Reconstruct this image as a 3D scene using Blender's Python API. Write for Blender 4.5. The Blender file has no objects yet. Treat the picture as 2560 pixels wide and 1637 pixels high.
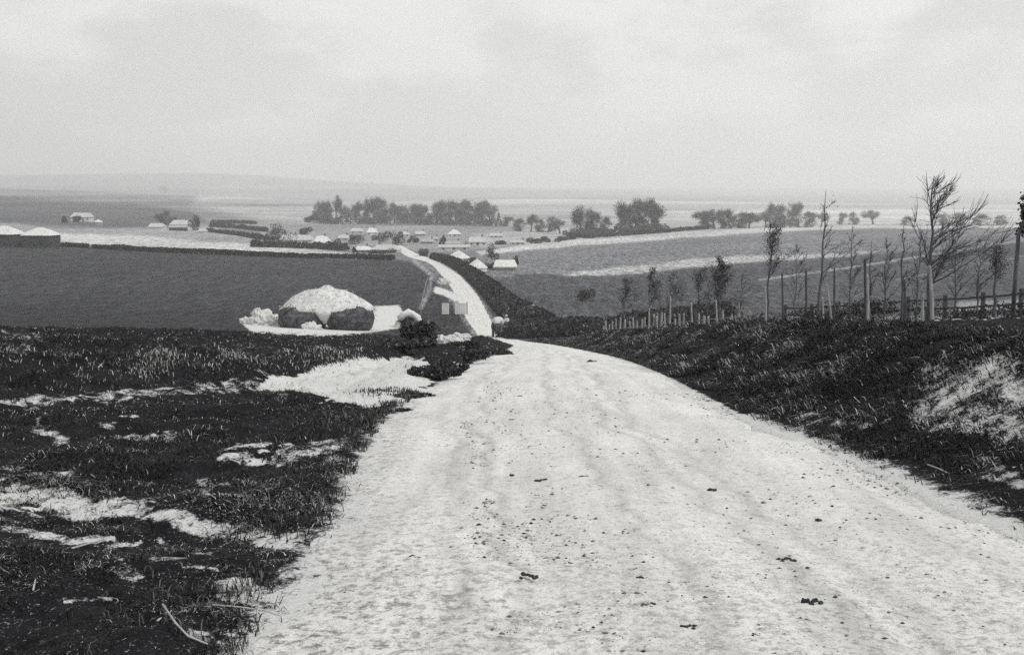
import bpy, math, random
import numpy as np

# ------------------------------------------------------------------ camera
scene = bpy.context.scene
F_PX, CX, CY, HORIZON = 2745.0, 1280.0, 818.5, 480.0        # photograph is 2560 x 1637
TH = math.atan((CY - HORIZON) / F_PX)                        # camera pitched down
CZ = 30.0                                                    # camera height (valley floor is near zero)
cam_data = bpy.data.cameras.new('camera')
cam_data.sensor_width = 36.0
cam_data.lens = 36.0 * F_PX / 2560.0
cam_data.clip_start, cam_data.clip_end = 0.1, 40000.0
cam = bpy.data.objects.new('camera', cam_data)
scene.collection.objects.link(cam)
cam.location = (0, 0, CZ)
cam.rotation_euler = (math.pi / 2 - TH, 0, 0)
scene.camera = cam

# ------------------------------------------------------------------ sky, sun, exposure
SUN_EL, SUN_AZ = math.radians(48), math.radians(122)          # azimuth to the right of the view direction
SUN_STRENGTH = 2.3
world = bpy.data.worlds.new('World')
scene.world = world
world.use_nodes = True
wn, wl = world.node_tree.nodes, world.node_tree.links
wn.clear()
w_out = wn.new('ShaderNodeOutputWorld')
w_bg = wn.new('ShaderNodeBackground'); w_bg.inputs['Strength'].default_value = 0.1
w_sky = wn.new('ShaderNodeTexSky'); w_sky.sky_type = 'NISHITA'; w_sky.sun_disc = False
w_sky.sun_elevation = SUN_EL; w_sky.sun_rotation = SUN_AZ
w_sky.air_density, w_sky.dust_density, w_sky.ozone_density = 1.0, 4.0, 0.5
w_bw = wn.new('ShaderNodeRGBToBW')
w_clamp = wn.new('ShaderNodeMath'); w_clamp.operation = 'MINIMUM'; w_clamp.inputs[1].default_value = 8.6
w_tc = wn.new('ShaderNodeTexCoord')
w_map = wn.new('ShaderNodeMapping'); w_map.inputs['Scale'].default_value = (1.0, 1.0, 2.1)
w_map.inputs['Rotation'].default_value = (0.0, 0.32, 0.0); w_map.inputs['Location'].default_value = (0.21, 0.2, 0.04)
w_noise = wn.new('ShaderNodeTexNoise'); w_noise.inputs['Scale'].default_value = 5.5
w_noise.inputs['Detail'].default_value = 5.0; w_noise.inputs['Roughness'].default_value = 0.52
w_ramp = wn.new('ShaderNodeValToRGB')
w_ramp.color_ramp.elements[0].position = 0.43; w_ramp.color_ramp.elements[0].color = (7.6, 7.65, 7.6, 1)
w_ramp.color_ramp.elements[1].position = 0.59; w_ramp.color_ramp.elements[1].color = (9.9, 9.9, 9.8, 1)
w_ramp.color_ramp.interpolation = 'EASE'
w_mix = wn.new('ShaderNodeMix'); w_mix.data_type = 'RGBA'; w_mix.inputs[0].default_value = 0.88
wl.new(w_sky.outputs[0], w_bw.inputs[0]); wl.new(w_bw.outputs[0], w_clamp.inputs[0])
wl.new(w_tc.outputs['Generated'], w_map.inputs[0]); wl.new(w_map.outputs[0], w_noise.inputs['Vector'])
wl.new(w_noise.outputs['Fac'], w_ramp.inputs[0])
wl.new(w_clamp.outputs[0], w_mix.inputs[6]); wl.new(w_ramp.outputs[0], w_mix.inputs[7])
wl.new(w_mix.outputs[2], w_bg.inputs['Color']); wl.new(w_bg.outputs[0], w_out.inputs[0])

sun_data = bpy.data.lights.new('sun', 'SUN')
sun_data.energy = SUN_STRENGTH; sun_data.angle = math.radians(2.0); sun_data.color = (1.0, 0.99, 0.975)
sun = bpy.data.objects.new('sun', sun_data)
scene.collection.objects.link(sun)
sun.rotation_euler = (math.pi / 2 - SUN_EL, 0, math.pi - SUN_AZ)   # light travels from the sun towards the camera side

scene.view_settings.view_transform = 'Standard'
scene.view_settings.look = 'None'
scene.view_settings.exposure = 0.0
scene.view_settings.gamma = 1.0
scene.view_settings.use_curve_mapping = False
scene.render.engine = 'CYCLES'
cy = scene.cycles
cy.use_denoising = False
cy.max_bounces = 7; cy.diffuse_bounces = 2; cy.glossy_bounces = 1; cy.transmission_bounces = 1
cy.volume_bounces = 4; cy.transparent_max_bounces = 4
cy.use_adaptive_sampling = True; cy.adaptive_threshold = 0.015

rng = np.random.default_rng(7)
random.seed(7)
col = scene.collection

# ------------------------------------------------------------------ projection helpers
CT, ST = math.cos(TH), math.sin(TH)
def px_dir(px, py):
    a = (px - CX) / F_PX; b = (CY - py) / F_PX
    den = b * ST + CT
    return a / den, (b * CT - ST) / den          # X/Y and Z/Y of the sight line
def project(X, Y, Z):
    z = Z - CZ
    dep = Y * CT - z * ST
    dep = np.where(np.abs(dep) < 1e-6, 1e-6, dep)
    return CX + F_PX * X / dep, CY - F_PX * (Y * ST + z * CT) / dep
def row_slope(py):
    b = (CY - np.asarray(py, float)) / F_PX
    return (b * CT - ST) / (b * ST + CT)

# ------------------------------------------------------------------ numeric helpers
def pchip_slopes(x, y):
    h = np.diff(x)[:, None]; d = np.diff(y, axis=0) / h
    m = np.zeros_like(y)
    w1 = 2 * h[1:] + h[:-1]; w2 = h[1:] + 2 * h[:-1]
    same = (d[:-1] * d[1:]) > 0
    safe0 = np.where(same, d[:-1], 1); safe1 = np.where(same, d[1:], 1)
    m[1:-1] = np.where(same, (w1 + w2) / (w1 / safe0 + w2 / safe1), 0)
    m[0] = d[0]; m[-1] = d[-1]
    return m
def pchip(x, y, q):
    x = np.asarray(x, float); y = np.asarray(y, float)[:, None]
    m = pchip_slopes(x, y)[:, 0]; y = y[:, 0]
    q = np.clip(q, x[0], x[-1])
    i = np.clip(np.searchsorted(x, q) - 1, 0, len(x) - 2)
    h = x[i + 1] - x[i]; t = (q - x[i]) / h
    return ((1 + 2 * t) * (1 - t) ** 2 * y[i] + t * (1 - t) ** 2 * h * m[i]
            + t * t * (3 - 2 * t) * y[i + 1] + t * t * (t - 1) * h * m[i + 1])
def sstep(a, b, x):
    t = np.clip((x - a) / (b - a), 0, 1)
    return t * t * (3 - 2 * t)
def hash2(i, j, seed):
    n = (i.astype(np.int64) * 374761393 + j.astype(np.int64) * 668265263 + seed * 1442695041) & 0xFFFFFFFF
    n = ((n ^ (n >> 13)) * 1274126177) & 0xFFFFFFFF
    n = (n ^ (n >> 16)) & 0xFFFF
    return n / 65535.0
def vnoise(x, y, seed=0):
    x = np.asarray(x, float); y = np.asarray(y, float)
    i = np.floor(x); j = np.floor(y)
    u = x - i; v = y - j
    u = u * u * (3 - 2 * u); v = v * v * (3 - 2 * v)
    a = hash2(i, j, seed); b = hash2(i + 1, j, seed); c = hash2(i, j + 1, seed); d = hash2(i + 1, j + 1, seed)
    return (a * (1 - u) + b * u) * (1 - v) + (c * (1 - u) + d * u) * v
def fbm(x, y, octv=4, seed=0):
    s = 0; amp = 0.5; tot = 0
    for k in range(octv):
        s = s + amp * vnoise(x * 2 ** k, y * 2 ** k, seed + 17 * k); tot += amp; amp *= 0.55
    return s / tot

# ------------------------------------------------------------------ terrain
ROAD_Y = [-60, -5, 0, 4.2, 6, 8.5, 11.3, 18.5, 29, 46, 60, 75, 100, 125, 150, 185, 230, 285, 330, 370, 430]
ROAD_ROW = [None, None, None, None, None, None, None, 940, 900, 880, 868, 863, 851, 838, 790, 735, 690, 657, 641, 628, 614]
ROAD_Z = [-1.65 + 3.0, -1.45, -1.65, -1.83, -1.93, -2.12, -2.38]
ROAD_Z = ROAD_Z + [float(row_slope(r)) * y for r, y in zip(ROAD_ROW[7:], ROAD_Y[7:])]
EDGE_PX = {18.5: (1140, 1660), 29: (1215, 1560), 46: (1262, 1480), 60: (1283, 1420), 75: (1288, 1388), 100: (1240, 1302),
           125: (1198, 1252), 150: (1165, 1222), 185: (1140, 1192), 230: (1107, 1152), 285: (1072, 1112), 330: (1020, 1058), 370: (1000, 1030), 430: (982, 1004)}
EDGE_L = {-60: -1.0, -5: -1.0, 0: -0.95, 4.2: -0.92, 6: -0.90, 8.5: -1.05, 11.3: -1.15}
EDGE_R = {-60: 3.0, -5: 3.0, 0: 3.05, 4.2: 3.0, 6: 2.85, 8.5: 2.72, 11.3: 2.5}
for y_, (l_, r_) in EDGE_PX.items():
    k_ = ROAD_ROW[ROAD_Y.index(y_)]
    EDGE_L[y_] = px_dir(l_, k_)[0] * y_; EDGE_R[y_] = px_dir(r_, k_)[0] * y_
RL = [EDGE_L[y] for y in ROAD_Y]; RR = [EDGE_R[y] for y in ROAD_Y]
def road_z(Y): return pchip(ROAD_Y, ROAD_Z, Y)
def road_l(Y): return pchip(ROAD_Y, RL, Y)
def road_r(Y): return pchip(ROAD_Y, RR, Y)

PXN = [-1400, -600, 0, 500, 900, 1150, 1300, 1600, 2000, 2560, 3200, 4000]
FAR = {
 60:   [770, 800, 826, 842, 853, 862, 866, 842, 812, 796, 780, 770],
 80:   [765, 798, 822, 842, 852, 858, 861, 842, 811, 795, 780, 768],
 100:  [755, 790, 812, 832, 846, 853, 851, 838, 808, 790, 772, 760],
 128:  [742, 770, 790, 808, 825, 836, 832, 815, 792, 770, 750, 735],
 150:  [722, 748, 764, 778, 788, 792, 788, 778, 760, 742, 724, 710],
 185:  [690, 712, 727, 736, 739, 736, 736, 728, 716, 700, 685, 670],
 230:  [650, 668, 681, 689, 693, 690, 692, 687, 672, 655, 640, 628],
 285:  [620, 634, 645, 654, 659, 657, 660, 653, 638, 621, 608, 598],
 330:  [596, 608, 618, 630, 642, 641, 641, 631, 614, 600, 590, 580],
 430:  [565, 573, 583, 598, 617, 616, 616, 602, 588, 577, 568, 560],
 560:  [540, 548, 558, 574, 594, 597, 597, 582, 572, 567, 560, 552],
 700:  [525, 532, 540, 556, 566, 570, 572, 566, 571, 569, 562, 555],
 1000: [495, 502, 511, 525, 540, 545, 548, 548, 559, 559, 555, 548],
 1500: [470, 476, 482, 497, 517, 524, 527, 528, 537, 538, 535, 530],
 2200: [455, 462, 471, 490, 512, 515, 512, 512, 515, 518, 515, 512],
 3300: [470, 475, 480, 488, 498, 496, 493, 498, 504, 506, 505, 503],
 4500: [465, 463, 462, 464, 470, 474, 478, 486, 494, 497, 498, 498],
 6200: [432, 432, 437, 433, 456, 468, 470, 478, 484, 483, 484, 486],
 9200: [470] * 12,
}
FAR_Y = np.array(sorted(FAR)); FAR_LOG = np.log(FAR_Y)
PX_S = np.array([(p - CX) / F_PX for p in PXN])
FAR_M = [row_slope(FAR[y]) for y in FAR_Y]

def far_slope(s, Y):
    cols = np.stack([pchip(PX_S, m, s) for m in FAR_M])          # nY x n
    q = np.clip(np.log(np.maximum(Y, 1.0)), FAR_LOG[0], FAR_LOG[-1])
    m = pchip_slopes(FAR_LOG, cols)
    i = np.clip(np.searchsorted(FAR_LOG, q) - 1, 0, len(FAR_LOG) - 2)
    j = np.arange(cols.shape[1])
    h = FAR_LOG[i + 1] - FAR_LOG[i]; t = (q - FAR_LOG[i]) / h
    return ((1 + 2 * t) * (1 - t) ** 2 * cols[i, j] + t * (1 - t) ** 2 * h * m[i, j]
            + t * t * (3 - 2 * t) * cols[i + 1, j] + t * t * (t - 1) * h * m[i + 1, j])

BANK_X = [-60, -20, -12, -6.3, -4.2, -3.3, -2.2, -1.6, 0, 50]
BANK_Y = [6, 10.5, 12, 13.6, 17.0, 24, 38, 55, 80, 90]
def near_z(X, Y):
    R = road_z(Y); L = road_l(Y); Rt = road_r(Y)
    l = L - X; r = X - Rt
    z = R.copy()
    # right bank, rising steeply from the road edge to a level top
    wob = 0.5 * (fbm(Y * 0.25, X * 0.1, 3, 5) - 0.5)
    H = pchip([-60, 0, 6, 12, 20, 46, 75, 110], [1.08, 1.08, 0.98, 0.90, 0.82, 0.85, 0.66, 0.45], Y)
    z += np.where(r > 0, H * sstep(0.05, 2.7 + wob, r) + 0.03 * np.clip(r - 2.7, 0, 30), 0)
    # left: level verge, then a low bank
    bl = (Y - np.interp(X, BANK_X, BANK_Y))
    dperp = np.where(X < -6.3, bl * 0.93, bl * 0.7)
    HL = np.interp(X, [-60, -20, -9, -5, -4, -2, 0], [1.2, 0.95, 0.72, 0.42, 0.36, 0.22, 0.18])
    z += np.where(l > 0, HL * sstep(0.0, 2.2 + 1.2 * wob, dperp) * sstep(0, 0.8, l), 0)
    # a hump of rough verge between the hollow and the road
    z += np.where(l > 0, 0.38 * np.exp(-((X + 1.55) / 0.95) ** 2 - ((Y - 27) / 9) ** 2) * sstep(0, 0.7, l), 0)
    z += np.where(l > 0, 0.5 * np.exp(-((X + 1.2) / 1.0) ** 2 - ((Y - 54) / 14) ** 2) * sstep(0, 0.6, l), 0)
    z += np.where(l > 0, -0.10 * sstep(0.2, 1.6, l) * (1 - sstep(-2.0, 0.0, dperp)), 0)
    return z
def ground_rel(X, Y):
    X = np.asarray(X, float).ravel(); Y = np.asarray(Y, float).ravel()
    rho = np.hypot(X, Y)
    phi = np.arctan2(X, Y)
    pc = np.clip(phi, -0.75, 0.75)
    Yq = rho * np.cos(pc)
    zf = far_slope(np.tan(pc), Yq) * Yq
    back = sstep(1.3, 2.2, np.abs(phi))
    zf = zf * (1 - back) + back * (0.03 * rho)
    zn = near_z(X, Y)
    w = sstep(62, 110, np.where(Y > 0, np.maximum(Y, rho * 0.62), rho))
    z = zn * (1 - w) + zf * w
    # keep the valley road on its own line
    inside = sstep(9.0, 1.0, np.abs(X - 0.5 * (road_l(Y) + road_r(Y)))) * sstep(70, 110, Y) * (1 - sstep(400, 430, Y))
    return z * (1 - inside) + road_z(Y) * inside
def relief(X, Y):
    """small lumps of the rough ground"""
    rho = np.hypot(X, Y)
    off = np.maximum(road_l(Y) - X, X - road_r(Y))
    k = sstep(0.0, 0.8, off) * (1 - sstep(60, 130, rho))
    lump = (fbm(X * 1.1, Y * 1.1, 4, 3) - 0.5) * (0.26 + 0.16 * sstep(-0.8, -2.5, X)) + (fbm(X * 5, Y * 5, 3, 9) - 0.5) * 0.10
    return lump * k
def gz(X, Y):
    X = np.asarray(X, float); Y = np.asarray(Y, float)
    z = ground_rel(X, Y).reshape(X.shape) + CZ
    return z + relief(X, Y)
def gzs(x, y): return float(gz(np.array([x]), np.array([y]))[0])
def at(px, Y, dz=0.0):
    """a point standing on the ground in column px at distance Y"""
    X = (px - CX) / F_PX * Y
    for _ in range(4):
        z = gzs(X, Y)
        X = (px - CX) / F_PX * (Y * CT - (z - CZ) * ST)
    return np.array([X, Y, gzs(X, Y) + dz])
def hit(px, py, y0=3.0, y1=9000.0):
    """where the sight line of a pixel meets the ground"""
    s, m = px_dir(px, py)
    Y = np.geomspace(y0, y1, 1500)
    d = m * Y + CZ - gz(s * Y, Y)
    k = np.argmax(d < 0)
    if d[k] >= 0: k = len(Y) - 1
    Yk = Y[k]
    return np.array([s * Yk, Yk, gzs(s * Yk, Yk)])
def mpp(Y): return Y / F_PX                     # metres per photograph pixel at distance Y

# ------------------------------------------------------------------ materials
def make_mat(name, c1, c2=None, scale=3.0, detail=6.0, rough=0.9, bump=0.0, bump_scale=None, lo=0.35, hi=0.65, stretch=(1, 1, 1), spec=0.2):
    m = bpy.data.materials.new(name); m.use_nodes = True
    n, l = m.node_tree.nodes, m.node_tree.links
    b = n['Principled BSDF']; b.inputs['Roughness'].default_value = rough
    b.inputs['Specular IOR Level'].default_value = spec
    if c2 is None: c2 = tuple(x * 0.7 for x in c1)
    tc = n.new('ShaderNodeTexCoord'); mp = n.new('ShaderNodeMapping'); mp.inputs['Scale'].default_value = stretch
    l.new(tc.outputs['Object'], mp.inputs[0])
    t = n.new('ShaderNodeTexNoise'); t.inputs['Scale'].default_value = scale; t.inputs['Detail'].default_value = detail
    t.inputs['Roughness'].default_value = 0.62
    r = n.new('ShaderNodeValToRGB')
    r.color_ramp.elements[0].position = lo; r.color_ramp.elements[0].color = (*c1, 1)
    r.color_ramp.elements[1].position = hi; r.color_ramp.elements[1].color = (*c2, 1)
    l.new(mp.outputs[0], t.inputs['Vector']); l.new(t.outputs['Fac'], r.inputs[0]); l.new(r.outputs[0], b.inputs['Base Color'])
    if bump:
        t2 = n.new('ShaderNodeTexNoise'); t2.inputs['Scale'].default_value = bump_scale or scale * 3; t2.inputs['Detail'].default_value = 5
        l.new(mp.outputs[0], t2.inputs['Vector'])
        bp = n.new('ShaderNodeBump'); bp.inputs['Strength'].default_value = min(bump, 1.0); bp.inputs['Distance'].default_value = 0.05
        l.new(t2.outputs['Fac'], bp.inputs['Height']); l.new(bp.outputs[0], b.inputs['Normal'])
    return m
def g(v, cool=0.0):
    """a grey of albedo v, the dark ones a shade cooler, as in the print"""
    return (v * 0.975, v, v * 1.11) if v < 0.2 else (v * 1.0, v, v * 0.985)

MAT = {}
def attr_foliage(name, dark, light, rough=0.75):
    """leaves and blades: every leaf has its own tone between dark and light, kept in the attribute tone"""
    m = bpy.data.materials.new(name); m.use_nodes = True
    n, l = m.node_tree.nodes, m.node_tree.links
    b = n['Principled BSDF']; b.inputs['Roughness'].default_value = rough; b.inputs['Specular IOR Level'].default_value = 0.15
    a = n.new('ShaderNodeAttribute'); a.attribute_name = 'tone'
    r = n.new('ShaderNodeValToRGB')
    r.color_ramp.elements[0].position = 0.0; r.color_ramp.elements[0].color = (*g(dark), 1)
    r.color_ramp.elements[1].position = 1.0; r.color_ramp.elements[1].color = (*g(light), 1)
    l.new(a.outputs['Fac'], r.inputs[0]); l.new(r.outputs[0], b.inputs['Base Color'])
    MAT[name] = m
    return m
attr_foliage('grass', 0.011, 0.62)
attr_foliage('leaves', 0.016, 0.58)
attr_foliage('far_leaves', 0.05, 0.26)
MAT['bark'] = make_mat('bark', g(0.075), g(0.15), 8, bump=0.5, stretch=(1, 1, 0.3))
MAT['far_bark'] = make_mat('far_bark', g(0.06), g(0.10), 1.5)
MAT['stake'] = make_mat('stake', g(0.42), g(0.26), 9, bump=0.3, stretch=(1, 1, 0.25))
MAT['dark_wood'] = make_mat('dark_wood', g(0.05), g(0.10), 9, bump=0.4, stretch=(1, 1, 0.3))
MAT['straw'] = make_mat('straw', g(0.66), g(0.40), 1.8, bump=1.0, bump_scale=7, lo=0.4, hi=0.72)
MAT['old_hay'] = make_mat('old_hay', g(0.02), g(0.14), 1.3, bump=1.0, bump_scale=5, lo=0.38, hi=0.7)
MAT['thatch'] = make_mat('thatch', g(0.52), g(0.36), 1.2, bump=0.8, bump_scale=5)
MAT['limewash'] = make_mat('limewash', g(0.68), g(0.5), 0.8, lo=0.3, hi=0.7)
MAT['grey_wall'] = make_mat('grey_wall', g(0.34), g(0.24), 0.9)
MAT['dark_wall'] = make_mat('dark_wall', g(0.035), g(0.06), 1.5)
MAT['slate'] = make_mat('slate', g(0.40), g(0.28), 1.0)
MAT['brick'] = make_mat('brick', g(0.2), g(0.14), 3.0)
MAT['glass'] = make_mat('glass', g(0.03), g(0.05), 1.0, rough=0.2, spec=0.5)
MAT['chalk'] = make_mat('chalk', g(0.6), g(0.45), 2.5, bump=0.8)
MAT['clod'] = make_mat('clod', g(0.03), g(0.07), 30, bump=0.8, bump_scale=60)
MAT['twig'] = make_mat('twig', g(0.45), g(0.3), 25)
MAT['horse'] = make_mat('horse', g(0.025), g(0.045), 4)
MAT['pale_cloth'] = make_mat('pale_cloth', g(0.62), g(0.5), 6)
MAT['dark_cloth'] = make_mat('dark_cloth', g(0.05), g(0.08), 6)
MAT['skin'] = make_mat('skin', g(0.35), g(0.3), 6)
MAT['cart_wood'] = make_mat('cart_wood', g(0.12), g(0.2), 6)

# ------------------------------------------------------------------ mesh helpers
def new_obj(name, me, mat=None, parent=None):
    o = bpy.data.objects.new(name, me); col.objects.link(o)
    if mat is not None and me is not None:
        me.materials.append(mat if not isinstance(mat, str) else MAT[mat])
    if parent is not None: o.parent = parent
    return o
def np_mesh(name, V, Fc, attrs=None, smooth=False):
    V = np.ascontiguousarray(V, np.float32); Fc = np.ascontiguousarray(Fc, np.int32)
    me = bpy.data.meshes.new(name); k = Fc.shape[1]; nf = len(Fc)
    me.vertices.add(len(V)); me.vertices.foreach_set('co', V.ravel())
    me.loops.add(nf * k); me.loops.foreach_set('vertex_index', Fc.ravel())
    me.polygons.add(nf)
    me.polygons.foreach_set('loop_start', np.arange(nf, dtype=np.int32) * k)
    me.polygons.foreach_set('loop_total', np.full(nf, k, np.int32))
    if smooth: me.polygons.foreach_set('use_smooth', np.ones(nf, bool))
    for an, av in (attrs or {}).items():
        a = me.attributes.new(an, 'FLOAT', 'POINT'); a.data.foreach_set('value', np.ascontiguousarray(av, np.float32))
    me.update(calc_edges=True)
    return me
def tag(o, label=None, cat=None, group=None, kind=None):
    if label: o['label'] = label
    if cat: o['category'] = cat
    if group: o['group'] = group
    if kind: o['kind'] = kind
    return o
def empty(name, loc, rz=0.0):
    o = bpy.data.objects.new(name, None); col.objects.link(o)
    o.location = loc; o.rotation_euler = (0, 0, rz); o.empty_display_size = 0.3
    return o
def copy_tree(o, parent=None):
    c = o.copy(); col.objects.link(c); c.parent = parent
    for ch in list(o.children): copy_tree(ch, c)
    return c

class MB:
    """collects shapes for ONE mesh object"""
    def __init__(s): s.v = []; s.f = []
    def add(s, v, f):
        n = len(s.v); s.v += [tuple(map(float, p)) for p in v]; s.f += [tuple(i + n for i in q) for q in f]; return s
    def box(s, c, size, rz=0.0, taper=1.0):
        hx, hy, hz = size[0] / 2, size[1] / 2, size[2] / 2; ca, sa = math.cos(rz), math.sin(rz)
        v = []
        for dz in (-1, 1):
            k = taper if dz > 0 else 1.0
            for dx, dy in ((-1, -1), (1, -1), (1, 1), (-1, 1)):
                x, y = dx * hx * k, dy * hy * k
                v.append((c[0] + x * ca - y * sa, c[1] + x * sa + y * ca, c[2] + dz * hz))
        return s.add(v, [(3, 2, 1, 0), (4, 5, 6, 7), (0, 1, 5, 4), (1, 2, 6, 5), (2, 3, 7, 6), (3, 0, 4, 7)])
    def tube(s, pts, radii, sides=6, cap=True):
        pts = [np.array(p, float) for p in pts]; v = []; f = []
        for i, p in enumerate(pts):
            a = pts[max(i - 1, 0)]; b = pts[min(i + 1, len(pts) - 1)]
            t = b - a; t /= (np.linalg.norm(t) + 1e-9)
            u = np.cross(t, (0, 0, 1) if abs(t[2]) < 0.9 else (1, 0, 0)); u /= np.linalg.norm(u); w = np.cross(t, u)
            for k in range(sides):
                an = 2 * math.pi * k / sides
                v.append(p + radii[i] * (math.cos(an) * u + math.sin(an) * w))
        for i in range(len(pts) - 1):
            for k in range(sides):
                k2 = (k + 1) % sides
                f.append((i * sides + k, i * sides + k2, (i + 1) * sides + k2, (i + 1) * sides + k))
        if cap:
            f.append(tuple(range(sides))[::-1]); f.append(tuple((len(pts) - 1) * sides + k for k in range(sides)))
        return s.add(v, f)
    def blob(s, c, r, seed=0, rough=0.18, nu=14, nv=9, flat=0.0, ex=1.0):
        """a lumpy closed dome; flat cuts the bottom"""
        rs = np.random.default_rng(seed); v = []; f = []
        ph = rs.uniform(0, 6.28, 6)
        for j in range(nv + 1):
            th = math.pi * j / nv
            for i in range(nu):
                a = 2 * math.pi * i / nu
                k = 1 + rough * (math.sin(3 * a + ph[0]) * math.sin(2 * th + ph[1]) + 0.6 * math.sin(5 * a + ph[2] + 3 * th) + 0.5 * rs.uniform(-1, 1)) * math.sin(th)
                st = math.sin(th) ** ex
                z = math.cos(th) * r[2]
                if flat: z = max(z, -flat * r[2])
                v.append((c[0] + r[0] * k * st * math.cos(a), c[1] + r[1] * k * st * math.sin(a), c[2] + z * (1 + 0.3 * (k - 1))))
        for j in range(nv):
            for i in range(nu):
                i2 = (i + 1) % nu
                f.append((j * nu + i, (j + 1) * nu + i, (j + 1) * nu + i2, j * nu + i2))
        return s.add(v, f)
    def mesh(s, name, smooth=False):
        me = bpy.data.meshes.new(name); me.from_pydata(s.v, [], s.f); me.validate(); me.update()
        if smooth: me.polygons.foreach_set('use_smooth', np.ones(len(me.polygons), bool))
        return me
    def build(s, name, mat, parent=None, smooth=False): return new_obj(name, s.mesh(name, smooth), mat, parent)

def leaf_quads(C, size, rs, up=0.3, aspect=1.6):
    """one small folded leaf (two triangles) at every centre"""
    n = len(C)
    d = rs.normal(size=(n, 3)); d[:, 2] = d[:, 2] * 0.8 + up; d /= np.linalg.norm(d, axis=1)[:, None]
    e = np.cross(d, rs.normal(size=(n, 3))); e /= np.linalg.norm(e, axis=1)[:, None] + 1e-9
    w = np.cross(d, e)
    sz = np.asarray(size)[:, None] if np.ndim(size) else size
    a = C - e * sz * aspect * 0.5; b = C + w * sz * 0.5; c = C + e * sz * aspect * 0.5; q = C - w * sz * 0.5
    V = np.stack([a, b, c, q], 1).reshape(-1, 3)
    Fq = np.arange(4 * n).reshape(n, 4)
    return V, Fq
def blades(P0, h, w, lean, rs, ang=None):
    """grass blades: a bent two-piece blade standing on each point"""
    n = len(P0)
    a = rs.uniform(0, 2 * np.pi, n) if ang is None else ang
    dr = np.stack([np.cos(a), np.sin(a), np.zeros(n)], 1)
    sd = np.stack([-np.sin(a), np.cos(a), np.zeros(n)], 1)
    # blades show their flat side in random directions
    b = rs.uniform(0, 2 * np.pi, n); sd = np.stack([np.cos(b), np.sin(b), np.zeros(n)], 1)
    h = h[:, None]; w = w[:, None]; ln = lean[:, None]
    up = np.array([0, 0, 1.0])
    v0 = P0 - sd * w * 0.5; v1 = P0 + sd * w * 0.5
    mid = P0 + up * h * 0.6 + dr * h * ln * 0.35
    v2 = mid + sd * w * 0.4; v3 = mid - sd * w * 0.4
    tip = P0 + up * h * (1 - 0.35 * ln) + dr * h * ln
    V = np.stack([v0, v1, v2, v3, tip], 1).reshape(-1, 3)
    i = np.arange(n)[:, None] * 5
    T = np.concatenate([i + np.array([[0, 1, 2]]), i + np.array([[0, 2, 3]]), i + np.array([[3, 2, 4]])], 0)
    return V, T

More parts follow.
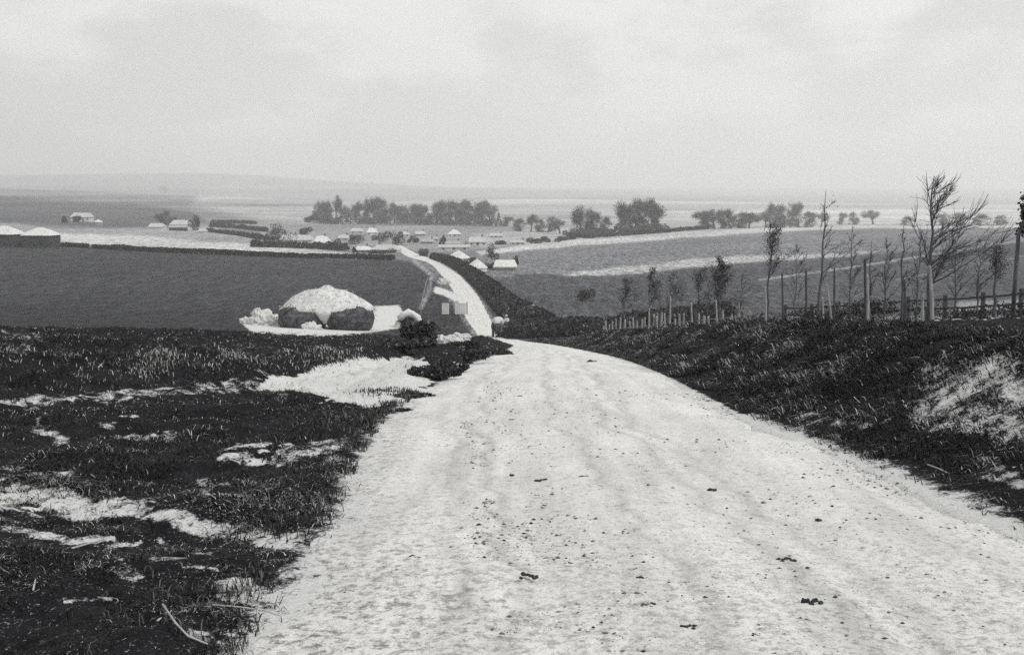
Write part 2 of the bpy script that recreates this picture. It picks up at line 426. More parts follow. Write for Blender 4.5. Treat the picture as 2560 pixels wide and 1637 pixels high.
# ------------------------------------------------------------------ ground sheet
def ground_material():
    m = bpy.data.materials.new('ground'); m.use_nodes = True
    n, l = m.node_tree.nodes, m.node_tree.links
    b = n['Principled BSDF']; b.inputs['Roughness'].default_value = 0.95; b.inputs['Specular IOR Level'].default_value = 0.1
    tone = n.new('ShaderNodeAttribute'); tone.attribute_name = 'tone'
    chalk = n.new('ShaderNodeAttribute'); chalk.attribute_name = 'chalk'
    near = n.new('ShaderNodeAttribute'); near.attribute_name = 'near'
    tc = n.new('ShaderNodeTexCoord')
    def noise(scale, detail=4.0, rough=0.6, st=(1, 1, 1)):
        mp = n.new('ShaderNodeMapping'); mp.inputs['Scale'].default_value = st
        t = n.new('ShaderNodeTexNoise'); t.inputs['Scale'].default_value = scale; t.inputs['Detail'].default_value = detail; t.inputs['Roughness'].default_value = rough
        l.new(tc.outputs['Object'], mp.inputs[0]); l.new(mp.outputs[0], t.inputs['Vector'])
        return t.outputs['Fac']
    def math_(op, a, bv, clamp=False):
        q = n.new('ShaderNodeMath'); q.operation = op; q.use_clamp = clamp
        for i, x in enumerate((a, bv)):
            if isinstance(x, (int, float)): q.inputs[i].default_value = x
            else: l.new(x, q.inputs[i])
        return q.outputs[0]
    def remap(x, a, c, lo=0.0, hi=1.0):
        q = n.new('ShaderNodeMapRange'); q.inputs[1].default_value = a; q.inputs[2].default_value = c; q.inputs[3].default_value = lo; q.inputs[4].default_value = hi
        l.new(x, q.inputs[0]); return q.outputs[0]
    far_var = math_('MULTIPLY', math_('MULTIPLY', remap(noise(0.9, 4, 0.75, (1, 0.16, 1)), 0.42, 0.58, 0.68, 1.32), remap(noise(2.6, 3, 0.8, (1, 0.16, 1)), 0.42, 0.58, 0.6, 1.4)), remap(noise(0.02, 3, 0.6, (1, 0.6, 1)), 0.3, 0.7, 0.82, 1.18))
    near_var = math_('MULTIPLY', remap(noise(5.0, 6, 0.75), 0.3, 0.7, 0.5, 1.5), remap(noise(45.0, 3, 0.7), 0.3, 0.7, 0.45, 1.55))
    mixv = n.new('ShaderNodeMix'); mixv.data_type = 'FLOAT'
    l.new(near.outputs['Fac'], mixv.inputs[0]); l.new(far_var, mixv.inputs[2]); l.new(near_var, mixv.inputs[3])
    base0 = math_('MULTIPLY', tone.outputs['Fac'], mixv.outputs[0])
    fleck = math_('MULTIPLY', remap(noise(48.0, 3, 0.75), 0.60, 0.70), remap(noise(1.9, 5, 0.7, (0.6, 1.5, 1)), 0.46, 0.62))
    base = math_('ADD', base0, math_('MULTIPLY', math_('MULTIPLY', fleck, near.outputs['Fac']), 0.34))
    # chalk shows where the mask beats the noise, so its border is ragged
    edge = math_('ADD', math_('ADD', chalk.outputs['Fac'], math_('MULTIPLY', math_('SUBTRACT', noise(5.0, 8, 0.75), 0.5), 1.9)), math_('MULTIPLY', math_('SUBTRACT', noise(38.0, 5, 0.8), 0.5), 1.1))
    ck = remap(edge, 0.45, 0.66)
    ckv = math_('MULTIPLY', math_('MULTIPLY', remap(noise(24.0, 6, 0.8), 0.33, 0.46, 0.45, 1.0), remap(noise(70.0, 4, 0.8), 0.3, 0.5, 0.62, 1.0)), 0.61)
    mx = n.new('ShaderNodeMix'); mx.data_type = 'FLOAT'
    l.new(ck, mx.inputs[0]); l.new(base, mx.inputs[2]); l.new(ckv, mx.inputs[3])
    cb = n.new('ShaderNodeCombineColor')
    l.new(math_('MULTIPLY', mx.outputs[0], remap(mx.outputs[0], 0.0, 0.4, 0.975, 1.0)), cb.inputs[0]); l.new(mx.outputs[0], cb.inputs[1]); l.new(math_('MULTIPLY', mx.outputs[0], remap(mx.outputs[0], 0.0, 0.4, 1.12, 0.985)), cb.inputs[2])
    l.new(cb.outputs[0], b.inputs['Base Color'])
    bp = n.new('ShaderNodeBump'); bp.inputs['Strength'].default_value = 0.7; bp.inputs['Distance'].default_value = 0.04
    l.new(noise(22.0, 6, 0.7), bp.inputs['Height']); l.new(bp.outputs[0], b.inputs['Normal'])
    return m
MAT['ground'] = ground_material()

def in_poly(px, py, poly):
    inside = np.zeros(px.shape, bool); k = len(poly)
    for i in range(k):
        x1, y1 = poly[i]; x2, y2 = poly[(i + 1) % k]
        if y1 == y2: continue
        c = ((y1 > py) != (y2 > py)) & (px < (x2 - x1) * (py - y1) / (y2 - y1) + x1)
        inside ^= c
    return inside
def poly_dist(px, py, line):
    d = np.full(px.shape, 1e9)
    for (x1, y1), (x2, y2) in zip(line[:-1], line[1:]):
        vx, vy = x2 - x1, y2 - y1; L2 = vx * vx + vy * vy + 1e-9
        t = np.clip(((px - x1) * vx + (py - y1) * vy) / L2, 0, 1)
        d = np.minimum(d, np.hypot(px - x1 - t * vx, py - y1 - t * vy))
    return d

# fields of the valley, by their outlines on the ground (photograph pixels) and distance range
ZONES = [   # name, outline, y0, y1, tone
 ('ridge_field', [(-1500, 400), (0, 460), (400, 478), (800, 500), (1000, 505), (1000, 560), (-1500, 560)], 600, 3000, 0.20),
 ('meadow', [(500, 485), (820, 500), (1000, 490), (4000, 490), (4000, 560), (760, 560), (640, 548), (480, 512)], 600, 3000, 0.40),
 ('ploughed_field', [(-1500, 450), (0, 490), (160, 500), (330, 512), (480, 530), (520, 556), (300, 572), (0, 556), (-1500, 540)], 400, 2600, 0.09),
 ('pasture', [(-1500, 540), (0, 556), (150, 572), (400, 572), (520, 562), (640, 600), (960, 640), (960, 655), (-1500, 600)], 300, 800, 0.27),
 ('stubble_strip', [(150, 584), (330, 590), (640, 612), (960, 638), (985, 652), (640, 640), (300, 626), (220, 612), (150, 600)], 300, 480, 0.46),
 ('village_green', [(640, 560), (800, 560), (1250, 560), (1330, 590), (1240, 612), (1090, 640), (960, 640), (800, 615), (660, 600)], 370, 900, 0.24),
 ('rick_field', [(-1500, 580), (0, 612), (250, 620), (985, 650), (1025, 655), (1080, 690), (1130, 760), (1190, 850), (1190, 900), (-1500, 900)], 75, 345, 0.044),
 ('upper_field', [(1180, 585), (1500, 560), (1900, 545), (2600, 540), (4000, 520), (4000, 575), (2560, 572), (1900, 575), (1500, 598), (1200, 620)], 300, 900, 0.34),
 ('pale_strip', [(1190, 628), (1300, 612), (1500, 597), (1700, 583), (1900, 571), (2100, 566), (2560, 563), (2560, 569), (2100, 574), (1900, 583), (1700, 597), (1500, 612), (1300, 628), (1200, 638)], 250, 900, 0.46),
 ('grey_field', [(1190, 638), (1300, 628), (1500, 612), (1700, 597), (1900, 583), (2100, 574), (2560, 569), (4000, 560), (4000, 590), (2560, 605), (2100, 640), (1900, 652), (1600, 680), (1400, 690), (1290, 690), (1200, 660)], 200, 900, 0.17),
 ('pale_headland', [(1440, 684), (1560, 664), (1660, 658), (1760, 647), (1900, 640), (2050, 636), (2200, 628), (2120, 642), (1900, 656), (1600, 683), (1420, 694), (1340, 695)], 200, 700, 0.34),
 ('valley_field', [(1160, 690), (1420, 694), (1600, 683), (1900, 656), (2120, 642), (2560, 605), (4000, 590), (4000, 900), (1320, 900), (1250, 780), (1200, 720)], 85, 420, 0.075),
]
CHALK_POLY = [  # outline, strength
 ([(655, 962), (740, 940), (830, 918), (905, 903), (1060, 900), (1052, 955), (1088, 978), (1010, 998), (935, 1022), (860, 1008), (770, 978)], 1.0),
 ([(520, 1468), (640, 1462), (700, 1480), (760, 1500), (640, 1515), (560, 1508)], 0.62),
 ([(640, 800), (700, 790), (760, 800), (925, 772), (995, 768), (1012, 800), (1000, 814), (940, 824), (840, 834), (700, 830), (630, 824), (605, 800)], 1.0),
]
CHALK_LINES = [  # polyline, half width in pixels, strength
 ([(-60, 1014), (150, 1004), (300, 990), (480, 972), (660, 962)], 12, 0.50),
 ([(-80, 1238), (60, 1242), (150, 1256), (240, 1280), (330, 1262), (420, 1290), (520, 1318), (640, 1335), (760, 1366), (880, 1395)], 24, 0.66),
 ([(-60, 1322), (80, 1330), (160, 1348), (270, 1360)], 12, 0.58),
 ([(170, 1420), (260, 1380), (330, 1365)], 7, 0.55), ([(225, 1395), (290, 1415), (330, 1450)], 26, 0.40),
 ([(-60, 1190), (90, 1184)], 13, 0.6), ([(95, 1192), (180, 1170)], 10, 0.45),
 ([(490, 1220), (585, 1232)], 9, 0.55), ([(580, 1125), (680, 1118)], 9, 0.58), ([(560, 1160), (700, 1155), (860, 1120)], 18, 0.55),
 ([(720, 1130), (870, 1110)], 16, 0.5), ([(860, 1150), (940, 1190)], 18, 0.46),
 ([(100, 1070), (150, 1090)], 14, 0.5), ([(290, 1098), (420, 1084)], 8, 0.58), ([(270, 1065), (310, 1055)], 8, 0.55),
 ([(165, 1486), (260, 1492)], 9, 0.52), ([(480, 1590), (580, 1610)], 13, 0.52), ([(370, 1350), (420, 1375), (520, 1400)], 8, 0.42),
 ([(380, 1400), (460, 1402)], 6, 0.55), ([(460, 1430), (520, 1440)], 6, 0.55), ([(600, 1245), (700, 1270)], 12, 0.3),
 ([(330, 880), (560, 870), (700, 865)], 8, 0.3), ([(0, 838), (110, 842)], 8, 0.45), ([(100, 838), (70, 880)], 5, 0.5),
 ([(640, 935), (680, 940)], 8, 0.5), ([(690, 985), (720, 1010)], 10, 0.4),
 ([(1092, 725), (1120, 735), (1140, 745)], 8, 0.9), ([(1120, 850), (1165, 846)], 6, 0.9),
 ([(930, 1010), (985, 1060), (960, 1090)], 12, 0.42), ([(900, 1290), (860, 1340), (800, 1400)], 26, 0.5), ([(740, 1330), (800, 1350)], 14, 0.5),
 # foot and face of the right-hand bank
 ([(1960, 1098), (2100, 1160), (2250, 1230), (2420, 1290)], 20, 0.52), ([(2230, 1190), (2160, 1150)], 18, 0.5),
 ([(2330, 960), (2480, 930), (2560, 990)], 50, 0.6), ([(2290, 1020), (2420, 1050), (2580, 1080)], 50, 0.56), ([(2000, 1030), (2100, 1060), (2200, 1040)], 22, 0.42),
 ([(2470, 1170), (2580, 1210)], 26, 0.44), ([(1620, 822), (1900, 800), (2300, 793), (2570, 792)], 5, 0.46), ([(2400, 765), (2560, 760)], 14, 0.5),
]
def ground_attrs(X, Y, Z):
    px, py = project(X, Y, Z)
    rho = np.hypot(X, Y)
    wx = (fbm(X / (0.02 * rho + 0.2), Y / (0.05 * rho + 0.2), 3, 31) - 0.5)
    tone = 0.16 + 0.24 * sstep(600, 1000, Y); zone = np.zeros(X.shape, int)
    pyw = py + 4 * wx; pxw = px + 14 * wx
    for k, (nm, poly, y0, y1, tn) in enumerate(ZONES):
        yr = (Y > y0) & (Y < y1)
        m = yr & in_poly(pxw, pyw, poly)
        zone[m] = k + 1
        dd = poly_dist(pxw[yr], pyw[yr], poly + poly[:1]); sd = np.where(m[yr], dd, -dd)
        fe = 16.0 if nm in ('meadow', 'ridge_field') else 6.0 if nm == 'ploughed_field' else 3.5
        al = sstep(-fe, fe, sd + 5 * wx[yr]); tone[yr] = tone[yr] * (1 - al) + tn * al
    far = (Y > 3000) | ((rho > 3000))
    tone[far] = 0.17; zone[far] = 99
    # stripes and woods of the distant downs, furrow lines of the nearer fields
    mid = (Y > 900) & (Y < 8000)
    bands = fbm(px / 700 + 3, py / 9.0, 3, 77)
    tone[mid] *= (0.25 + 1.5 * bands[mid])
    fld = (Y > 75) & (Y <= 900)
    bands2 = fbm(px / 420 + 3, py / 11.0 + px / 160, 3, 78)
    tone[fld] *= (0.82 + 0.36 * bands2[fld])
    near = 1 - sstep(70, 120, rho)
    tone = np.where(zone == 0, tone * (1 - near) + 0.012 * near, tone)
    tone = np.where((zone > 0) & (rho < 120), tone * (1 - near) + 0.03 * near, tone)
    # rick field darkens in colour towards the rough ground by the lane
    m = zone == 7
    tone[m] *= 1.0 - 0.30 * sstep(210, 110, Y[m]) * 1.0
    # thin pale cart track on the slope to the right, and one by the lane
    for line, hw, tn, y0, y1 in (([(1900, 700), (2150, 665), (2400, 625), (2560, 600)], 2.2, 0.24, 120, 600), ([(1035, 652), (1080, 690), (1072, 730), (1052, 770)], 4, 0.24, 120, 320),
                                 ([(1240, 830), (1310, 815), (1500, 800)], 3, 0.18, 80, 200), ([(2240, 700), (2560, 640)], 2.0, 0.15, 100, 500), ([(1290, 690), (1370, 690), (1480, 700)], 5, 0.07, 150, 330)):
        d = poly_dist(px, py, line); k = (1 - sstep(hw * 0.6, hw * 1.5, d)) * ((Y > y0) & (Y < y1))
        tone = tone * (1 - k) + tn * k
    ck = np.zeros(X.shape)
    nr = (Y > 2.5) & (Y < 330) & (np.abs(X) < 150)
    pxn, pyn, Xn, Yn = px[nr], py[nr], X[nr], Y[nr]
    c = np.zeros(Xn.shape)
    wob = (fbm(Xn * 2.6, Yn * 1.6, 4, 41) - 0.5); wob2 = (fbm(Xn * 3.1 + 7, Yn * 2.0, 4, 42) - 0.5)
    pxn2 = pxn + wob * 120 * np.clip(12 / Yn, 0.1, 1); pyn2 = pyn + wob2 * 60 * np.clip(12 / Yn, 0.1, 1)
    for poly, s in CHALK_POLY:
        d = poly_dist(pxn2, pyn2, poly + poly[:1]); ins = in_poly(pxn2, pyn2, poly)
        c = np.maximum(c, s * np.where(ins, 1, 1 - sstep(0, 12, d)))
    for line, hw, s in CHALK_LINES:
        d = poly_dist(pxn2, pyn2, line)
        c = np.maximum(c, s * (1 - sstep(hw * 0.5, hw * 1.7, d)))
    l = road_l(Yn) - Xn; r = Xn - road_r(Yn)
    wr = np.where(Yn < 14, 0.55, 0.3)
    c = np.maximum(c, 0.9 * (1 - sstep(-0.05, wr, l)) * (l > -3) * (r < 0))
    c = np.maximum(c, 0.9 * (1 - sstep(-0.05, np.where(Yn < 12, 0.5, 0.16), r)) * (r > -3) * (l < 0))
    ck[nr] = c
    return px, py, tone, ck, near, zone

def build_ground():
    fine = np.radians(np.arange(-33, 33.01, 0.125))
    coarse = np.concatenate([np.radians(np.arange(-180, -33.5, 3.0)), fine, np.radians(np.arange(36, 180, 3.0))])
    phi = np.unique(np.round(coarse, 6))
    rad = [0.6, 1.2, 1.8, 2.3, 2.7, 3.0]
    while rad[-1] < 9200:
        y = rad[-1]; z = 1.65 + 0.09 * y if y < 120 else 18.0
        d = max(0.015, min(2.5 * y * y / (F_PX * z), 0.022 * y))
        if 50 < y < 130: d = min(d, 0.55)
        rad.append(y + d)
    rad = np.array(rad)
    Pm, Rm = np.meshgrid(phi, rad)
    X = (Rm * np.sin(Pm)).ravel(); Y = (Rm * np.cos(Pm)).ravel()
    Z = np.concatenate([gz(X[i:i + 60000], Y[i:i + 60000]) for i in range(0, len(X), 60000)])
    # ground lies a little under the road sheet
    l = X - road_l(Y); r = road_r(Y) - X
    Z = Z - 0.10 * sstep(0.0, 0.25, np.minimum(l, r)) * ((Y > -60) & (Y < 430))
    px, py, tone, ck, near, zone = ground_attrs(X, Y, Z)
    nphi, nr = len(phi), len(rad)
    i = np.arange(nr - 1)[:, None]; j = np.arange(nphi)[None, :]; j2 = (j + 1) % nphi
    Fq = np.stack([np.broadcast_to(i * nphi + j, (nr - 1, nphi)), i * nphi + j2, (i + 1) * nphi + j2, (i + 1) * nphi + j], -1).reshape(-1, 4)[:, ::-1]
    fz = zone[Fq[:, 1]]
    V = np.stack([X, Y, Z], 1)
    names = {0: 'ground', 99: 'hills'}
    for k, zz in enumerate(ZONES): names[k + 1] = zz[0]
    out = {}
    for k, nm in names.items():
        sel = Fq[fz == k]
        if not len(sel): continue
        u, inv = np.unique(sel, return_inverse=True)
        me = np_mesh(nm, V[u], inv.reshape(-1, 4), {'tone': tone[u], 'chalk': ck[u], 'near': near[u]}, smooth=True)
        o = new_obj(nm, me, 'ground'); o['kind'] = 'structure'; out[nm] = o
    return V[:, 2].min(), V[:, 2].max()
zmin, zmax = build_ground()

# ------------------------------------------------------------------ road
def road_material():
    m = bpy.data.materials.new('chalk_road'); m.use_nodes = True
    n, l = m.node_tree.nodes, m.node_tree.links
    b = n['Principled BSDF']; b.inputs['Roughness'].default_value = 0.95; b.inputs['Specular IOR Level'].default_value = 0.1
    tc = n.new('ShaderNodeTexCoord'); at_ = n.new('ShaderNodeAttribute'); at_.attribute_name = 'wear'
    def noise(scale, detail, rough, st=(1, 1, 1)):
        mp = n.new('ShaderNodeMapping'); mp.inputs['Scale'].default_value = st
        t = n.new('ShaderNodeTexNoise'); t.inputs['Scale'].default_value = scale; t.inputs['Detail'].default_value = detail; t.inputs['Roughness'].default_value = rough
        l.new(tc.outputs['Object'], mp.inputs[0]); l.new(mp.outputs[0], t.inputs['Vector']); return t.outputs['Fac']
    def ramp(x, p0, c0, p1, c1):
        r = n.new('ShaderNodeValToRGB'); r.color_ramp.elements[0].position = p0; r.color_ramp.elements[0].color = (c0,) * 3 + (1,)
        r.color_ramp.elements[1].position = p1; r.color_ramp.elements[1].color = (c1,) * 3 + (1,); l.new(x, r.inputs[0]); return r.outputs[0]
    def mul(a, c):
        q = n.new('ShaderNodeMix'); q.data_type = 'RGBA'; q.blend_type = 'MULTIPLY'; q.inputs[0].default_value = 1
        l.new(a, q.inputs[6]); l.new(c, q.inputs[7]); return q.outputs[2]
    base = ramp(noise(0.7, 5, 0.6), 0.3, 0.66, 0.7, 0.76)
    streak = ramp(noise(3.6, 6, 0.65, (1.0, 0.07, 1)), 0.34, 0.80, 0.58, 1.0)
    grit = ramp(noise(20, 7, 0.85, (1.0, 0.8, 1)), 0.34, 0.35, 0.46, 1.0)
    fine = ramp(noise(70, 4, 0.8), 0.3, 0.62, 0.5, 1.0)
    ra = n.new('ShaderNodeAttribute'); ra.attribute_name = 'rut'
    c = mul(mul(mul(mul(base, streak), grit), fine), ramp(ra.outputs['Fac'], 0.0, 1.0, 1.0, 0.74))
    # dung, dirt and grass thrown up along the verges
    dirt = n.new('ShaderNodeMix'); dirt.data_type = 'RGBA'; dirt.inputs[7].default_value = (0.16, 0.16, 0.16, 1)
    q = n.new('ShaderNodeMath'); q.operation = 'MULTIPLY'; q.use_clamp = True
    l.new(at_.outputs['Fac'], q.inputs[0]); l.new(ramp(noise(16, 8, 0.8), 0.48, 0.0, 0.60, 1.0), q.inputs[1])
    l.new(q.outputs[0], dirt.inputs[0]); l.new(c, dirt.inputs[6])
    tint = n.new('ShaderNodeMix'); tint.data_type = 'RGBA'; tint.blend_type = 'MULTIPLY'; tint.inputs[0].default_value = 1; tint.inputs[7].default_value = (1.0, 0.995, 0.975, 1)
    l.new(dirt.outputs[2], tint.inputs[6]); l.new(tint.outputs[2], b.inputs['Base Color'])
    bp = n.new('ShaderNodeBump'); bp.inputs['Strength'].default_value = 0.55; bp.inputs['Distance'].default_value = 0.03
    l.new(noise(18, 7, 0.75), bp.inputs['Height']); l.new(bp.outputs[0], b.inputs['Normal'])
    return m
MAT['road'] = road_material()
def build_road():
    ys = [-40.0]
    while ys[-1] < 428: ys.append(ys[-1] + (0.06 if 2 < ys[-1] < 20 else 0.3 if 20 <= ys[-1] < 60 else 1.2))
    ys = np.array(ys); u = np.linspace(0, 1, 61)
    L = road_l(ys); R = road_r(ys)
    k = np.clip(ys / 40, 0.25, 1)
    L = L + (fbm(ys * 1.6, ys * 0 + 3, 4, 51) - 0.5) * 0.5 - 0.2; R = R + (fbm(ys * 1.6, ys * 0 + 9, 4, 52) - 0.5) * 0.45
    X = L[:, None] + (R - L)[:, None] * u[None, :]; Y = np.repeat(ys[:, None], len(u), 1)
    Zc = road_z(Y.ravel()).reshape(Y.shape) + CZ
    w = u[None, :] * np.ones_like(Y)
    crown = 0.05 * (1 - (2 * w - 1) ** 2) - 0.028 * (np.exp(-((w - 0.30) / 0.05) ** 2) + np.exp(-((w - 0.68) / 0.05) ** 2))
    edge = -0.07 * (1 - sstep(0, 0.03, np.minimum(w, 1 - w)))
    bumps = (fbm(X * 1.3, Y * 0.8, 4, 61) - 0.5) * 0.05 + (fbm(X * 8, Y * 8, 3, 62) - 0.5) * 0.02
    Z = Zc + crown + edge + bumps
    wear = np.clip(0.16 + 0.9 * (1 - sstep(0, 0.14, w)) + 0.45 * (1 - sstep(0, 0.10, 1 - w)), 0, 1) * (1 - 0.6 * sstep(16, 40, Y))
    wear = np.maximum(wear, 0.6 * (1 - sstep(4.0, 7.5, Y)) + 0.4 * (1 - sstep(0.05, 0.35, w)) * (1 - sstep(6.0, 11.0, Y)))
    rut = sum(np.exp(-((w - c0 - 0.02 * (fbm(Y * 0.15, Y * 0 + q, 2, 66) - 0.5)) / 0.013) ** 2) for q, c0 in enumerate((0.20, 0.27, 0.47, 0.60, 0.68)))
    rut = np.clip(rut, 0, 1) * (0.35 + 0.9 * fbm(X * 6, Y * 0.5, 3, 67))
    n, mcols = X.shape
    i = np.arange(n - 1)[:, None]; j = np.arange(mcols - 1)[None, :]
    Fq = np.stack([i * mcols + j, i * mcols + j + 1, (i + 1) * mcols + j + 1, (i + 1) * mcols + j], -1).reshape(-1, 4)
    o = new_obj('road', np_mesh('road', np.stack([X, Y, Z], -1).reshape(-1, 3), Fq, {'wear': wear.ravel(), 'rut': rut.ravel()}, smooth=True), 'road')
    o['kind'] = 'structure'
build_road()
def road_top(x, y):
    l, r = float(road_l(np.array([y]))[0]), float(road_r(np.array([y]))[0]); w = (x - l) / (r - l)
    return float(road_z(np.array([y]))[0]) + CZ + 0.05 * (1 - (2 * w - 1) ** 2) + float((fbm(np.array([x * 1.3]), np.array([y * 0.8]), 4, 61)[0] - 0.5) * 0.05)

# ------------------------------------------------------------------ haze round camera and land
def build_haze():
    mb = MB(); lo, hi = zmin - 1.0, zmax + 25.0
    mb.box((0, 0, (lo + hi) / 2), (18900, 18900, hi - lo))
    m = bpy.data.materials.new('haze'); m.use_nodes = True
    n, l = m.node_tree.nodes, m.node_tree.links
    n.remove(n['Principled BSDF'])
    v = n.new('ShaderNodeVolumePrincipled'); v.inputs['Color'].default_value = (0.995, 0.995, 0.99, 1); v.inputs['Density'].default_value = HAZE
    v.inputs['Anisotropy'].default_value = 0.2
    l.new(v.outputs[0], n['Material Output'].inputs['Volume'])
    o = mb.build('haze', m); o['kind'] = 'stuff'
HAZE = 0.00036
build_haze()

# ------------------------------------------------------------------ rough grass, bank foliage (uncountable)
def veg_points(n, y0, y1, s0, s1, seed):
    rs = np.random.default_rng(seed)
    Y = np.interp(rs.uniform(size=n), [0, 1], [math.sqrt(y0), math.sqrt(y1)]) ** 2
    X = rs.uniform(s0, s1, n) * Y
    return X, Y, rs
def tone_of(rs, n, base, share, patch):
    """mostly dark, with a share of bleached or light-catching blades that gathers in patches"""
    t = rs.uniform(0, 0.045, n) + base
    pale = rs.uniform(size=n) < share * np.clip(patch, 0, 3)
    t[pale] = rs.uniform(0.25, 0.95, pale.sum())
    return t
def build_left_turf():
    X, Y, rs = veg_points(470000, 3.4, 62, -0.66, 0.02, 11)
    Xb, Yb, _ = veg_points(150000, 3.4, 8.5, -0.56, 0.0, 16)
    X, Y = np.concatenate([X, Xb]), np.concatenate([Y, Yb])
    l = road_l(Y) - X
    k = (l > 0.02) & (X > -22)
    X, Y = X[k], Y[k]
    Z = gz(X, Y)
    px, py, tone, ck, near, zone = ground_attrs(X, Y, Z)
    l = road_l(Y) - X
    cl = fbm(X * 3.2, Y * 3.2, 4, 71)
    keep = (ck + (cl - 0.5) * 1.1 + (fbm(X * 11, Y * 8, 3, 74) - 0.5) * 1.0 + rs.normal(0, 0.16, len(X)) < 0.40) | (rs.uniform(size=len(X)) < 0.04)
    keep &= (rs.uniform(size=len(X)) < sstep(0.0, 0.7, l) * 0.9 + 0.1 * (l > 0.15))
    X, Y, Z, cl, ck = X[keep], Y[keep], Z[keep], cl[keep], ck[keep]
    n = len(X)
    big = fbm(X * 0.9, Y * 0.9, 3, 72)
    h = (0.012 + 0.046 * sstep(0.45, 0.72, cl) + 0.034 * sstep(0.5, 0.66, big)) * rs.uniform(0.5, 1.4, n) * (1 + 0.006 * Y)
    bf = Y - np.interp(X, BANK_X, BANK_Y); h = h + 0.055 * sstep(-0.3, 0.6, bf) * (1 - sstep(3.0, 4.5, bf)) * rs.uniform(0, 1.3, n) * sstep(0.4, 0.6, cl)
    w = 0.0030 + 0.00045 * Y
    patch = sstep(0.46, 0.70, fbm(X * 1.5, Y * 3.6, 5, 73)) * 2.6 + 0.22 + 1.6 * sstep(0.05, 0.4, ck)
    tn = tone_of(rs, n, 0.0, 0.10, patch)
    h = np.where(tn > 0.2, h * 0.8 + 0.006, h)
    V, T = blades(np.stack([X, Y, Z - 0.01], 1), h, w, rs.uniform(0.4, 2.2, n), rs)
    o = new_obj('rough_grass', np_mesh('rough_grass', V, T, {'tone': np.repeat(tn, 5)}), 'grass')
    tag(o, 'short dark rough grass with bleached blades on the left of the lane', 'grass', kind='stuff')
build_left_turf()
def build_pale_grass():
    """taller bleached grass along the top of the left bank and along the right bank's crest"""
    rs = np.random.default_rng(12)
    n = 16000
    t = rs.uniform(size=n)
    lx = np.interp(t, [0, 0.2, 0.45, 0.7, 0.85, 1], [-9.5, -7.4, -5.6, -4.6, -4.0, -3.4]); ly = np.interp(lx, BANK_X, BANK_Y) + 2.3
    X1 = lx + rs.normal(0, 0.12, n); Y1 = ly - np.abs(rs.normal(0, 0.55, n)) + 0.2
    dens = fbm(lx * 2.5, ly * 0 + 1, 3, 81)
    k = rs.uniform(size=n) < 0.75 * sstep(0.22, 0.75, dens)
    X1, Y1 = X1[k], Y1[k]
    n2 = 15000
    y = np.interp(rs.uniform(size=n2), [0, 1], [math.sqrt(8), math.sqrt(85)]) ** 2
    X2 = road_r(y) + 2.75 + rs.normal(0, 0.28, n2); Y2 = y
    dens = fbm(y * 1.2, y * 0 + 7, 3, 82); k = rs.uniform(size=n2) < sstep(0.36, 0.66, dens)
    X2, Y2 = X2[k], Y2[k]
    n3 = 9000        # straggling tufts where grass meets the chalk
    Y3 = rs.uniform(4, 15, n3); X3 = road_l(Y3) - 0.15 - np.abs(rs.normal(0, 0.5, n3))
    cl3 = fbm(X3 * 4, Y3 * 4, 3, 83); k = cl3 > 0.55; X3, Y3 = X3[k], Y3[k]
    X = np.concatenate([X1, X2, X3]); Y = np.concatenate([Y1, Y2, Y3]); n = len(X)
    Z = gz(X, Y)
    h = np.concatenate([rs.uniform(0.02, 0.105, len(X1)), rs.uniform(0.03, 0.11, len(X2)), rs.uniform(0.03, 0.09, len(X3))])
    tn = np.concatenate([rs.uniform(0.0, 0.95, len(X1)) ** 1.3, rs.uniform(0.05, 0.9, len(X2)), rs.uniform(0, 0.5, len(X3)) ** 2])
    V, T = blades(np.stack([X, Y, Z - 0.01], 1), h, 0.004 + 0.0006 * Y, rs.uniform(0.1, 0.8, n), rs)
    tag(new_obj('bleached_grass', np_mesh('bleached_grass', V, T, {'tone': np.repeat(tn, 5)}), 'grass'), 'tall bleached grass along the tops of both banks', 'grass', kind='stuff')
build_pale_grass()
